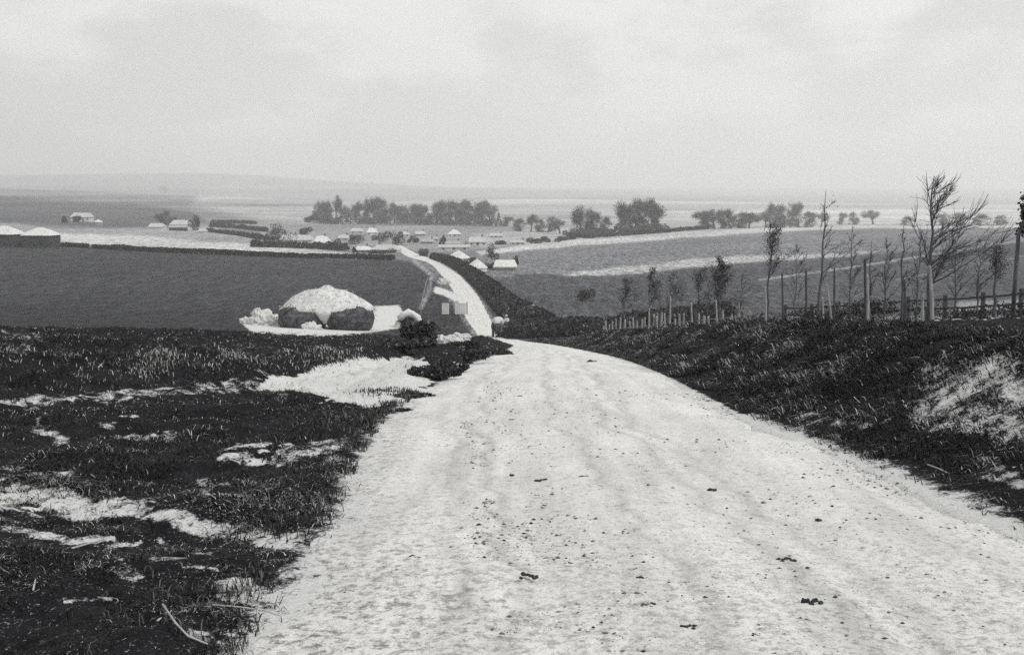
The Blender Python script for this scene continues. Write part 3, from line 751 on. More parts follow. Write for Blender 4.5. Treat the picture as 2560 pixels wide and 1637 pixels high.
def build_bank_foliage():
    rs = np.random.default_rng(13)
    n = 400000
    Y = np.interp(rs.uniform(size=n), [0, 1], [math.sqrt(4.5), math.sqrt(95)]) ** 2
    r = 0.06 + rs.beta(1.15, 1.2, n) * np.where(Y < 30, 3.1, 3.4)
    X = road_r(Y) + r
    k = X / Y < 0.75
    X, Y, r = X[k], Y[k], r[k]
    Z = gz(X, Y)
    px, py, tone, ck, near, zone = ground_attrs(X, Y, Z)
    c1 = fbm(X * 2.6 + Y * 0.7, Y * 1.9, 4, 91)
    bare = sstep(0.30, 0.6, ck + (c1 - 0.5) * 1.2)
    keep = rs.uniform(size=len(X)) > 0.80 * bare
    keep &= (r > 0.5) | (fbm(X * 3, Y * 3, 3, 95) > 0.5 - 0.3 * r)
    X, Y, Z, c1, ck, r = X[keep], Y[keep], Z[keep], c1[keep], ck[keep], r[keep]
    n = len(X)
    depth = (0.02 + 0.20 * sstep(0.40, 0.72, c1) ** 1.5) * sstep(0, 0.5, r) * (1 - 0.65 * sstep(2.0, 2.9, r))
    Zl = Z + rs.uniform(0, 1, n) ** 0.7 * depth
    size = (0.0065 + 0.0007 * Y) * np.clip(np.exp(rs.normal(0, 0.35, n)), 0.4, 1.6)
    patch = sstep(0.50, 0.72, fbm(X * 2.4 + Y * 0.9, Y * 1.7, 4, 93)) * 3.2 + 0.10 + 4.5 * sstep(0.15, 0.42, ck) * sstep(0.35, 0.55, c1)
    tn = tone_of(rs, n, 0.0, 0.15, patch * (0.2 + 0.9 * np.clip((Zl - Z) / 0.12, 0, 1)))  # more pale tones high in each clump: highlights on the tops put into the colour
    C = np.stack([X, Y, Zl], 1)
    gr = rs.uniform(size=n) < 0.6                       # hanging grass among the creeping leaves
    lg = np.clip(0.035 + 0.003 * Y[gr], 0, 0.12) * rs.uniform(0.5, 1.5, gr.sum())
    Vg, Tg = blades(C[gr] + np.array([0, 0, -0.01]), lg, 0.0032 + 0.00055 * Y[gr], rs.uniform(0.5, 1.9, gr.sum()), rs, ang=rs.normal(math.pi * 1.08, 0.7, gr.sum()))
    tag(new_obj('bank_grass', np_mesh('bank_grass', Vg, Tg, {'tone': np.repeat(tn[gr], 5)}), 'leaves'), 'rough dark grass hanging down the steep right bank', 'grass', kind='stuff')
    C, size, tn = C[~gr], np.where(tn[~gr] > 0.2, size[~gr] * 0.7, size[~gr]), tn[~gr]
    V, Q = leaf_quads(C, size, rs, up=0.35, aspect=2.4)
    tag(new_obj('bank_foliage', np_mesh('bank_foliage', V, Q, {'tone': np.repeat(tn, 4)}), 'leaves'), 'dark creeping leaves covering the steep bank on the right', 'undergrowth', kind='stuff')
build_bank_foliage()

def foliage_blob(n, centre, radii, size, rs, pale=0.04, shell=0.55, name='foliage', mat='leaves', low=0.0, base=0.0):
    """leaves spread through several overlapping lumps of one crown, in local coordinates"""
    lumps = max(3, int(5 + 0.0008 * n)); LC = rs.normal(size=(lumps, 3)) * 0.42; LC[:, 2] = np.abs(LC[:, 2]) * 0.9 - 0.15
    which = rs.integers(0, lumps, n)
    d = rs.normal(size=(n, 3)); d /= np.linalg.norm(d, axis=1)[:, None]
    rr = (shell + (1 - shell) * rs.uniform(size=n)) * rs.uniform(0.35, 0.62, lumps)[which]
    Pn = LC[which] + d * rr[:, None]
    Pn[:, 2] = np.maximum(Pn[:, 2], low)
    C = Pn * np.array(radii) + np.array(centre)
    V, Q = leaf_quads(C, size * rs.uniform(0.6, 1.4, n), rs, up=0.2)
    t = rs.uniform(0, 0.10, n) + base
    pk = rs.uniform(size=n) < pale; t[pk] = rs.uniform(0.2, 0.7, pk.sum())
    return np_mesh(name, V, Q, {'tone': np.repeat(t, 4)})

# ------------------------------------------------------------------ hedges and bushes
def hedge(name, path, width, height, n, label, seed, leaf=0.3, group=None, pale=0.03, ragged=0.35, cat='hedge', mat='leaves'):
    """a hedge of leaves following the ground along a path of (x, y) points, with stems inside"""
    rs = np.random.default_rng(seed)
    P_ = np.array(path, float); seg = np.hypot(*np.diff(P_, axis=0).T); cum = np.concatenate([[0], np.cumsum(seg)])
    t = rs.uniform(0, cum[-1], n)
    X0 = np.interp(t, cum, P_[:, 0]); Y0 = np.interp(t, cum, P_[:, 1])
    wv = np.interp(t, cum, np.linspace(*width, len(cum))) if isinstance(width, tuple) else width
    hv = np.interp(t, cum, np.linspace(*height, len(cum))) if isinstance(height, tuple) else height
    hv = hv * (1 + ragged * 2 * (fbm(t * 0.8 / max(0.5, leaf * 2), t * 0 + seed, 3, seed) - 0.5)) * (0.75 + 0.5 * fbm(t * 0.09, t * 0, 2, seed + 1))
    ang = rs.uniform(0, math.pi, n); rr = np.sqrt(rs.uniform(0.35, 1, n))
    off = np.cos(ang) * rr * wv * 0.5; up = np.sin(ang) ** 0.6 * rr * hv
    dx = np.gradient(np.interp(np.linspace(0, cum[-1], 60), cum, P_[:, 0])); dy = np.gradient(np.interp(np.linspace(0, cum[-1], 60), cum, P_[:, 1]))
    tt = np.linspace(0, cum[-1], 60); tx = np.interp(t, tt, dx); ty = np.interp(t, tt, dy); nn = np.hypot(tx, ty) + 1e-9
    X = X0 - ty / nn * off; Y = Y0 + tx / nn * off
    Z = gz(X, Y) + up
    o0 = np.array([P_[0, 0], P_[0, 1], gzs(*P_[0])])
    root = empty(name, o0)
    V, Q = leaf_quads(np.stack([X, Y, Z], 1) - o0, leaf * rs.uniform(0.6, 1.4, n), rs, up=0.2)
    tn = rs.uniform(0, 0.07, n); pk = rs.uniform(size=n) < pale; tn[pk] = rs.uniform(0.15, 0.5, pk.sum())
    new_obj('foliage', np_mesh('foliage', V, Q, {'tone': np.repeat(tn, 4)}), mat, root)
    mb = MB(); m = max(3, int(cum[-1] / max(1.5, cum[-1] / 60)))
    for q in np.linspace(0, cum[-1], m):
        x, y = np.interp(q, cum, P_[:, 0]), np.interp(q, cum, P_[:, 1]); z = gzs(x, y)
        mb.tube([np.array((x, y, z - 0.1)) - o0, np.array((x + rs.normal(0, 0.1), y, z + np.mean(hv) * 0.8)) - o0], [0.06, 0.02], 4)
    mb.build('stem', 'bark', root)['kind'] = 'stuff'
    return tag(root, label, cat, group)
def bush(name, loc, r, n, leaf, label, seed, group=None, cat='bush', pale=0.04, mat='leaves'):
    rs = np.random.default_rng(seed)
    root = empty(name, loc)
    new_obj('foliage', foliage_blob(n, (0, 0, r[2] * 0.42), r, leaf, rs, pale=pale, low=-0.35, base=0.0), mat, root)
    mb = MB()
    for k in range(5):
        a = rs.uniform(0, 6.28); e = np.array([math.cos(a) * r[0] * 0.5, math.sin(a) * r[1] * 0.5, r[2] * rs.uniform(0.5, 0.95)])
        mb.tube([(0.1 * math.cos(a) * r[0], 0.1 * math.sin(a) * r[1], -0.1), e * 0.5 + np.array([0, 0, 0.05]), e], [0.05 * r[2] / 1.5, 0.03 * r[2] / 1.5, 0.008], 4)
    mb.build('stem', 'bark', root)['kind'] = 'stuff'
    return tag(root, label, cat, group)
def path_px(pts): return [tuple(hit(px, py, 60 if py < 835 else 10)[:2]) for px, py in pts]

hedge('field_hedge', path_px([(232, 622), (420, 632), (640, 641), (860, 647), (985, 651)]), 1.6, 1.35, 16000, 'long low dark hedge along the far side of the haystack field', 21, leaf=0.36, ragged=0.12)
hedge('field_hedge', path_px([(-160, 606), (0, 611), (150, 617), (222, 621)]), 1.6, 1.35, 7000, 'short dark hedge in front of the two big ricks at the left edge', 22, leaf=0.36, ragged=0.12)
hedge('garden_hedge', path_px([(632, 618), (700, 619), (800, 623), (866, 627)]), 3.0, 2.3, 6000, 'thick dark hedge in front of the white cottage at the village edge', 23, leaf=0.5)
hedge('meadow_hedge', path_px([(520, 580), (600, 590), (660, 600), (720, 604)]), 2.5, 1.8, 4000, 'nearest of the dark hedges running toward the village on the left', 24, leaf=0.6, group='meadow hedges')
hedge('meadow_hedge', path_px([(525, 568), (600, 572), (665, 580)]), 3.0, 2.0, 4000, 'middle one of three dark hedges left of the village', 25, leaf=0.6, group='meadow hedges')
hedge('meadow_hedge', path_px([(530, 561), (590, 559), (640, 561)]), 3.0, 2.0, 4000, 'farthest of the three dark hedges left of the village', 26, leaf=0.6, group='meadow hedges')
hedge('roadside_hedge', [(x + 2.6, y) for x, y in path_px([(1064, 646), (1100, 660), (1150, 690), (1190, 730), (1225, 770), (1252, 800), (1290, 816)])], (3.0, 6.0), (1.5, 1.7), 26000, 'dark overgrown hedge curving along the right of the far lane', 27, leaf=0.40, ragged=0.3)
hedge('thicket', [(1.6, 124), (3.4, 121), (7.5, 114), (13.0, 112)], 8.0, 1.5, 18000, 'black thicket in the dip beyond the brow of the lane', 28, leaf=0.32, cat='thicket')
hedge('thicket', [(13, 116), (19, 124), (25, 130)], 5.0, 2.1, 9000, 'dark scrub rising behind the pale stakes on the right', 29, leaf=0.32, cat='thicket')
hedge('boundary_hedge', path_px([(1420, 590), (1480, 596), (1560, 590), (1660, 582), (1760, 574)]), 3.0, 1.7, 5000, 'thin dark hedge under the trees right of the village', 30, leaf=0.6)
hedge('field_hedge', path_px([(2010, 792), (2060, 790), (2150, 789)]), 2.2, 2.0, 5000, 'dark hedge low behind the rail fence on the right', 31, leaf=0.16) if False else None

for k, (px, py, w, h, n, leaf, label) in enumerate([
    (1052, 860, 64, 62, 2600, 0.10, 'round dark bush below the straw shelter'),
    (1078, 945, 90, 40, 2600, 0.040, 'dark low bush at the right end of the chalk patch'),
    (1128, 925, 80, 32, 2200, 0.040, 'low bramble on the verge between chalk patch and lane'),
    (1020, 992, 100, 20, 2200, 0.034, 'low bramble in front of the chalk patch by the lane'),
    (1150, 890, 90, 22, 2200, 0.06, 'dark mat of brambles on the lane verge before the bend'),
    (1225, 884, 90, 18, 2200, 0.07, 'bramble hump where the lane bends out of sight'),
    (1000, 868, 100, 22, 1800, 0.08, 'dark tangle of weeds below the haystack field'),
    (1090, 838, 90, 22, 1800, 0.10, 'rank dark weeds beside the white panels at the lane'),
    (1150, 868, 60, 18, 1500, 0.08, 'small dark clump between the chalk heap and the lane'),
    (940, 1030, 90, 16, 1800, 0.03, 'flat dark tuft at the lower tip of the chalk patch'),
]):
    p = hit(px, py, 9); s = mpp(p[1])
    bush('bramble_bush' if k else 'round_bush', p - np.array([0, 0, 0.05]), (w * s * 0.75, w * s * 0.55, h * s * 0.85), n, leaf, label, 40 + k, pale=0.05)

# ------------------------------------------------------------------ haystacks
def ring_surface(rings, nu=40, seed=0, lump=0.03, close=True):
    """rings: list of (cx, cy, z, rx, ry, exponent)"""
    rs = np.random.default_rng(seed); V = []; Fc = []
    a = np.linspace(0, 2 * np.pi, nu, endpoint=False)
    for k, (cx, cy_, z, rx, ry, e) in enumerate(rings):
        ca, sa = np.cos(a), np.sin(a)
        x = np.sign(ca) * np.abs(ca) ** e; y = np.sign(sa) * np.abs(sa) ** e
        q = 1 + lump * (fbm(a * 3 + 10, np.full_like(a, z * 1.7), 3, seed) * 2 - 1) + lump * 0.5 * rs.uniform(-1, 1, nu)
        V += [(cx + rx * x[i] * q[i], cy_ + ry * y[i] * q[i], z + 0.5 * lump * rs.uniform(-1, 1)) for i in range(nu)]
        if k:
            for i in range(nu):
                i2 = (i + 1) % nu; Fc.append(((k - 1) * nu + i, (k - 1) * nu + i2, k * nu + i2, k * nu + i))
    if close:
        Fc.append(tuple(range(nu))[::-1]); Fc.append(tuple((len(rings) - 1) * nu + i for i in range(nu)))
    return MB().add(V, Fc)
def build_haystack():
    p = at(818, 128.0); s = mpp(128.0)
    p[2] -= 0.1
    root = empty('haystack', p)
    tag(root, 'big rounded haystack with pale straw top and two dark bulging sides', 'haystack')
    for cx, w, sd in ((-2.75, 2.72, 1), (2.75, 2.72, 2)):
        ring_surface([(cx, 0, 0.0, w * 0.86, 2.2, 0.8), (cx, -0.1, 0.5, w * 0.93, 2.6, 0.75), (cx, -0.2, 1.2, w, 2.9, 0.7), (cx, -0.2, 1.9, w * 1.0, 2.95, 0.7), (cx * 0.97, 0, 2.5, w * 0.93, 2.7, 0.75), (cx * 0.93, 0.2, 3.0, w * 0.7, 2.0, 0.85)],
                     44, sd, 0.07).build('hay_body', 'old_hay', root)
    cap = [(0, 0.2, 2.3, 4.4, 2.2, 0.8), (0, 0, 2.25, 5.3, 2.75, 0.8), (0, 0, 2.45, 5.5, 2.85, 0.8), (0.05, 0, 2.8, 5.15, 2.6, 0.85), (0.0, 0, 3.2, 4.65, 2.35, 0.9), (-0.05, 0, 3.6, 4.1, 2.05, 0.95), (-0.1, 0, 4.0, 3.5, 1.75, 0.95),
           (-0.1, 0, 4.35, 2.9, 1.4, 1.0), (-0.15, 0, 4.58, 2.3, 1.05, 1.0), (-0.05, 0, 4.68, 1.6, 0.8, 1.0), (0.05, 0, 4.76, 0.95, 0.6, 1.0), (0.1, 0, 4.98, 0.66, 0.5, 1.0), (0.1, 0, 5.16, 0.34, 0.3, 1.0), (0.1, 0, 5.2, 0.05, 0.05, 1.0)]
    ring_surface(cap, 72, 3, 0.075).build('straw_top', 'straw', root, smooth=True)
    # pale straw hanging down between the two bulges
    ring_surface([(0.1, -1.9, 0.95, 0.25, 0.3, 1), (0.05, -2.2, 1.4, 0.45, 0.45, 1), (0, -2.5, 2.0, 0.85, 0.4, 1), (0, -2.5, 2.6, 1.4, 0.5, 1)], 18, 5, 0.14).build('straw_fall', 'straw', root, smooth=True)
build_haystack()
def straw_wisps():
    root = bpy.data.objects['haystack']; rs = np.random.default_rng(88)
    for ch in list(root.children):
        me = ch.data; n = 2600 if ch.name.startswith('straw_top') else 1500
        if ch.name.startswith('straw_fall'): continue
        fc = np.empty(len(me.polygons) * 3, np.float32); me.polygons.foreach_get('center', fc); fc = fc.reshape(-1, 3)
        ar = np.empty(len(me.polygons), np.float32); me.polygons.foreach_get('area', ar); ar = np.where(ar > 3, 0, ar)
        C = fc[rs.choice(len(fc), n, p=ar / ar.sum())] + rs.normal(0, 0.10, (n, 3)) * (1.6, 1, 1)
        V, Q = leaf_quads(C, 0.05 * rs.uniform(0.6, 1.5, n), rs, up=0.1, aspect=5)
        top = ch.name.startswith('straw_top')
        tn = rs.uniform(0.25, 1.0, n) if top else np.where(rs.uniform(size=n) < 0.16, rs.uniform(0.2, 0.6, n), rs.uniform(0.0, 0.12, n))
        o = new_obj('loose_straw', np_mesh('loose_straw', V, Q, {'tone': np.repeat(tn, 4)}), 'leaves', ch); o['kind'] = 'stuff'
straw_wisps()
def heap(name, px, Y, w, d, h, mat, label, cat, seed, rough=0.16, dz=-0.15):
    p = at(px, Y, dz)
    mb = MB(); mb.blob((0, 0, 0), (w / 2, d / 2, h), seed, rough, 44, 22, flat=0.15, ex=0.85)
    A = np.array(mb.v); q = fbm(A[:, 0] * 3.2 / w * 3 + seed, A[:, 2] * 3.5 / h + A[:, 1] * 4 / d, 4, seed) - 0.5
    A[:, :2] *= (1 + 0.9 * q)[:, None]; A[:, 2] *= 1 + 0.9 * q; mb.v = [tuple(x) for x in A]
    o = mb.build(name, mat, smooth=False); o.location = p
    return tag(o, label, cat)
heap('straw_heap', 658, 130.0, 3.6, 2.4, 1.9, 'straw', 'low pale straw heap beside the left end of the big haystack', 'straw heap', 71)
heap('straw_heap', 778, 124.3, 2.2, 1.2, 0.9, 'straw', 'small pale straw heap at the foot of the big haystack', 'straw heap', 72)
heap('straw_heap', 620, 130.5, 1.6, 1.2, 0.9, 'straw', 'leftmost tiny straw heap in the haystack field', 'straw heap', 73)
heap('chalk_heap', 1112, 45.0, 1.5, 1.0, 0.45, 'chalk', 'bright chalk heap above the bramble beside the lane', 'chalk heap', 74)
heap('chalk_heap', 1152, 100.0, 2.2, 1.2, 0.75, 'chalk', 'small flat chalk heap left of the horse and cart', 'chalk heap', 75)
heap('chalk_heap', 1238, 84.0, 1.0, 0.8, 0.5, 'chalk', 'tiny chalk heap on the verge below the horse', 'chalk heap', 76)
heap('chalk_heap', 1108, 208.0, 2.6, 1.6, 1.1, 'chalk', 'chalk heap on the left verge halfway down the far lane', 'chalk heap', 77)

def build_shelter():
    p = at(1022, 136.0); root = empty('straw_shelter', p - np.array([0, 0, 0.1]), 0.15)
    tag(root, 'small arched straw shelter with a dark opening right of the haystack', 'shelter')
    mb = MB(); pts = []; rad = []
    for k in range(13):
        a = math.pi * (1.04 - 1.10 * k / 12); pts.append((1.45 * math.cos(a), 0, 1.75 * max(math.sin(a), -0.05) + 0.1)); rad.append(0.34 + 0.10 * math.sin(a * 1.0) + 0.05 * math.sin(k * 2.1))
    mb.tube(pts, rad, 9); mb.build('straw_arch', 'straw', root, smooth=True)
    b = MB(); b.tube([(-1.1, 0.9, 0), (-0.8, 0.9, 1.2), (0, 0.9, 1.6), (0.8, 0.9, 1.2), (1.1, 0.9, 0)], [0.25] * 5, 6)
    b.box((0, 1.0, 0.7), (2.2, 0.12, 1.5)); b.build('back_wall', 'dark_wood', root)
    t = MB(); t.tube([(-1.2, 0.45, 0.1), (-1.1, 0.45, 1.3), (0, 0.45, 2.0), (1.1, 0.45, 1.3), (1.2, 0.45, 0.1)], [0.5, 0.5, 0.45, 0.5, 0.5], 8); t.build('straw_roof', 'straw', root, smooth=True)
    q = MB(); q.tube([(-0.25, -0.4, 0), (-0.2, -0.35, 1.5)], [0.09, 0.07], 6); q.build('post', 'dark_wood', root)
build_shelter()
def build_panels():
    p = at(1138, 152.0); root = empty('hurdle', p, 0.05); s = mpp(152.0)
    tag(root, 'two whitewashed board hurdles standing beside the far lane', 'hurdle')
    for x0, w in ((-1.35, 1.0), (0.75, 1.6)):
        pm = MB(); pm.box((x0, 0.03, 0.85), (w, 0.03, 1.5)); pan = pm.build('panel', 'limewash', root)
        for k in range(5):
            b = MB(); b.box((x0 - w / 2 + w * (k + 0.5) / 5, 0, 0.85), (w / 5 - 0.03, 0.03, 1.58)); b.build('board', 'limewash', pan)
    for x in (-1.95, -0.45, 1.65):
        b = MB(); b.box((x, 0.05, 0.85), (0.12, 0.12, 1.9)); b.build('post', 'dark_wood', root)
build_panels()

def rick(px, Y, w, d, wall, roof, label, cat='rick', body='old_hay', rz=0.0, cone=False, group=None):
    p = at(px, Y); root = empty('rick', p - np.array([0, 0, 0.2]), rz)
    tag(root, label, cat, group)
    e = 0.35 if not cone else 0.8
    ring_surface([(0, 0, 0, w * 0.47, d * 0.47, e), (0, 0, wall * 0.5, w * 0.49, d * 0.49, e), (0, 0, wall + 0.3, w * 0.5, d * 0.5, e)], 28, int(px), 0.02).build('hay_body', body, root)
    rg = 0.38 if not cone else 0.03
    ring_surface([(0, 0, wall + 0.12, w * 0.46, d * 0.46, e), (0, 0, wall + 0.2, w * 0.535, d * 0.545, e), (0, 0, wall + 0.4, w * 0.52, d * 0.52, e), (0, 0, wall + roof * 0.55, w * (0.30 + 0.2 * rg), d * 0.26, e), (0, 0, wall + roof * 0.96, w * 0.30 * rg + 0.1, d * 0.05, e), (0, 0, wall + roof, w * 0.26 * rg + 0.05, d * 0.02, e)],
                 28, int(px) + 1, 0.02).build('thatch_roof', 'straw', root)
    return root
rick(14, 336, 9.8, 8, 3.7, 2.7, 'dark hay rick with pale hipped roof cut by the left edge', rz=-0.1, body='dark_wall')
rick(104, 334, 9.6, 8, 3.7, 2.5, 'dark hay rick with pale hipped roof, right one of the pair behind the hedge', rz=-0.08, body='dark_wall')
rick(1146, 292, 6.0, 5, 0.9, 2.4, 'pale cone-topped rick just behind the roadside hedge, farther of two', cone=True, body='straw')
rick(1192, 246, 4.6, 4, 0.8, 2.3, 'pale cone-topped rick just behind the roadside hedge, nearer of two', cone=True, body='straw')
rick(246, 560, 4.4, 4, 2.0, 1.6, 'small grey rick right of the lone white farmhouse', cone=True, body='grey_wall')

# ------------------------------------------------------------------ houses
def house(name, px, py, w_px, wall_px, roof_px, label, walls='limewash', roof='thatch', rz=0.0, depth=6.0, hip=0.25, chimneys=1, cat='cottage', windows=3, Y=None, group=None, door=True):
    p = hit(px, py, 70) if Y is None else at(px, Y)
    s = mpp(p[1]); w, wh, rh = w_px * s, max(wall_px * s, 1.2), roof_px * s
    root = empty(name, p - np.array([0, 0, 0.25]), rz); tag(root, label, cat, group)
    MB().box((0, 0, wh / 2), (w, depth, wh)).build('wall', walls, root)
    o = 0.35; hw, hd = w / 2 + o, depth / 2 + o; z0 = wh - 0.15; z1 = wh + rh; rl = max(hw - hip * w - o * (hip == 0), 0.2)
    v = [(-hw, -hd, z0), (hw, -hd, z0), (hw, hd, z0), (-hw, hd, z0), (-hw, -hd, z0 + 0.25), (hw, -hd, z0 + 0.25), (hw, hd, z0 + 0.25), (-hw, hd, z0 + 0.25), (-rl, 0, z1), (rl, 0, z1)]
    r = MB().add(v, [(3, 2, 1, 0), (0, 1, 5, 4), (1, 2, 6, 5), (2, 3, 7, 6), (3, 0, 4, 7), (4, 5, 9, 8), (6, 7, 8, 9), (5, 6, 9), (7, 4, 8)]).build('roof', roof, root)
    for k in range(chimneys):
        x = (rl * 0.8) * (1 if k == 0 else -1)
        MB().box((x, 0.1, z1 + 0.2), (0.7, 0.6, 1.5)).build('chimney', 'brick', r)
    xs = np.linspace(-w / 2 + w * 0.16, w / 2 - w * 0.16, windows) if windows else []
    for k, x in enumerate(xs):
        if door and k == windows // 2:
            MB().box((x, -depth / 2 - 0.02, min(wh * 0.45, 0.95)), (0.9, 0.1, min(wh * 0.85, 1.9))).build('door', 'dark_wood', root)
            continue
        f = MB().box((x, -depth / 2 - 0.02, wh * 0.55), (1.0, 0.08, min(1.0, wh * 0.45))).build('window', 'limewash', root)
        MB().box((x, -depth / 2 - 0.07, wh * 0.55), (0.8, 0.04, min(0.8, wh * 0.36))).build('pane', 'glass', f)
    return root
house('farmhouse', 206, 554, 48, 12, 11, 'lone bright farmhouse on the far left slope', hip=0.12, rz=0.1, windows=4, cat='farmhouse')
house('barn', 393, 572, 34, 4, 9, 'low pale-roofed barn left of the farm trees', hip=0.1, chimneys=0, windows=0, cat='barn')
house('farmhouse', 452, 572, 44, 12, 11, 'white farmhouse between dark trees on the left slope', hip=0.15, windows=3, cat='farmhouse')
house('shed', 446, 577, 40, 10, 5, 'dark open shed in front of the white farmhouse', walls='dark_wall', roof='slate', hip=0.0, chimneys=0, windows=0, depth=4, cat='shed')
house('shed', 507, 583, 16, 5, 6, 'tiny pale shed at the end of the meadow hedges', hip=0.0, chimneys=0, windows=0, depth=4, cat='shed')
VILLAGE = [  # px, base row, width, wall, roof, label, walls, roof material, hip, turn
 (742, 610, 78, 12, 12, 'long white cottage behind the thick garden hedge', 'limewash', 'thatch', 0.1, 0.05),
 (804, 615, 44, 10, 17, 'tall pale-roofed cottage at the right end of the garden hedge', 'limewash', 'straw', 0.3, 0.35),
 (894, 583, 28, 6, 8, 'small pale cottage under the tallest village trees', 'limewash', 'thatch', 0.1, 0.0),
 (930, 588, 26, 8, 11, 'cottage with a high light roof in the middle of the village', 'limewash', 'straw', 0.3, 0.2),
 (1014, 591, 17, 6, 7, 'tiny white cottage above the head of the lane', 'limewash', 'thatch', 0.2, 0.0),
 (908, 631, 40, 7, 9, 'low cottage at the left of the lane mouth', 'grey_wall', 'straw', 0.25, 0.1),
 (966, 632, 64, 10, 13, 'bright long-roofed cottage where the lane enters the village', 'limewash', 'thatch', 0.2, -0.15),
 (1069, 609, 28, 6, 7, 'grey-roofed cottage behind the dark shed at the lane', 'grey_wall', 'slate', 0.1, 0.0),
 (1136, 591, 32, 7, 12, 'cottage with a rounded bright thatch beneath the trees', 'limewash', 'straw', 0.45, 0.1),
 (1132, 615, 34, 5, 7, 'low white cottage with a grey slate roof right of the lane', 'limewash', 'slate', 0.05, 0.0),
 (1192, 613, 44, 10, 12, 'large pale cottage at the right end of the village', 'limewash', 'thatch', 0.15, 0.15),
 (1135, 624, 78, 4, 6, 'long low pale outbuilding facing the lane', 'limewash', 'thatch', 0.05, 0.05),
 (1240, 594, 32, 5, 6, 'half-hidden roof beyond the large pale cottage', 'limewash', 'thatch', 0.1, 0.0),
 (1294, 611, 34, 4, 5, 'farthest right low white building of the village', 'limewash', 'thatch', 0.05, 0.0),
 (1050, 590, 24, 6, 7, 'faint roof behind the middle of the village', 'grey_wall', 'thatch', 0.1, 0.2),
 (1084, 602, 20, 5, 6, 'small square cottage just right of the lane head', 'limewash', 'slate', 0.1, 0.1),
 (860, 600, 26, 6, 8, 'pale cottage half hidden by bushes left of the lane', 'limewash', 'thatch', 0.2, -0.1),
]
for px, py, w, wh, rh, lb, wm, rm, hp, tr in VILLAGE:
    house('cottage', px, py, w, wh, rh, lb, wm, rm, tr, hip=hp, windows=3 if w > 30 else 2, group='village cottages', chimneys=2 if w > 60 else 1, door=w > 30)
house('shed', 1059, 640, 20, 12, 8, 'tall dark shed on the right of the lane mouth', 'dark_wall', 'dark_wall', hip=0.0, chimneys=0, windows=0, depth=3, cat='shed')
house('cart_shed', 1263, 676, 52, 13, 16, 'pale flat-roofed cart shed in the field beside the round bush', 'grey_wall', 'straw', hip=0.12, chimneys=0, windows=0, depth=5, cat='shed')

# bushes about the village and farms
BUSHES = [(850, 627, 36, 22, 'dark wedge-shaped bush ending the garden hedge'), (672, 616, 84, 26, 'wide dark shrubbery at the left end of the garden hedge'), (886, 611, 30, 22, 'dark bush behind the low cottage by the lane'),
 (955, 607, 32, 20, 'dark bush above the bright long-roofed cottage'), (993, 613, 30, 24, 'dark bush at the right of the bright long-roofed cottage'), (1033, 607, 20, 13, 'small dark bush at the head of the lane'),
 (1106, 615, 14, 20, 'narrow dark bush between the lane cottages'), (948, 634, 38, 11, 'low dark bush before the bright long-roofed cottage'), (886, 632, 10, 12, 'tiny dark bush left of the lane mouth'),
 (1230, 649, 28, 27, 'neat round black bush standing alone right of the lane'), (1130, 644, 60, 11, 'low dark bushes behind the farther cone-topped rick'), (1172, 664, 40, 14, 'dark bush between the two cone-topped ricks'), (1222, 672, 24, 14, 'dark bush between the nearer rick and the cart shed'),
 (1290, 662, 10, 18, 'small dark bush at the right of the cart shed'), (189, 555, 18, 15, 'dark round bush before the lone farmhouse'), (161, 557, 14, 12, 'small dark bush left of the lone farmhouse'), (484, 576, 26, 32, 'dark round tree-like bush right of the white farmhouse'),
 (1256, 612, 26, 10, 'dark bush left of the last village building'), (1335, 609, 34, 13, 'first dark bush of the row climbing right from the village'), (1368, 606, 28, 14, 'second dark bush of the row climbing right from the village'), (1402, 602, 26, 15, 'third dark bush of the row climbing right from the village'), (1430, 599, 22, 15, 'last dark bush of the row, left of the tall twin trees'),
 (1465, 752, 30, 26, 'small dark thorn alone in the field above the thicket'), (760, 588, 26, 16, 'grey bush behind the long white cottage'), (690, 590, 40, 18, 'grey scrub above the garden hedge'), (775, 556, 24, 14, 'little bush at the left foot of the village trees')]
for k, (px, py, w, h, lb) in enumerate(BUSHES):
    p = hit(px, py, 70); s = mpp(p[1])
    bush('bush', p - np.array([0, 0, 0.2]), (w * s * 0.72, max(w * s * 0.5, 1.0), h * s * 1.0), 900, max(0.16, 1.9 * s), lb, 200 + k, pale=0.02)

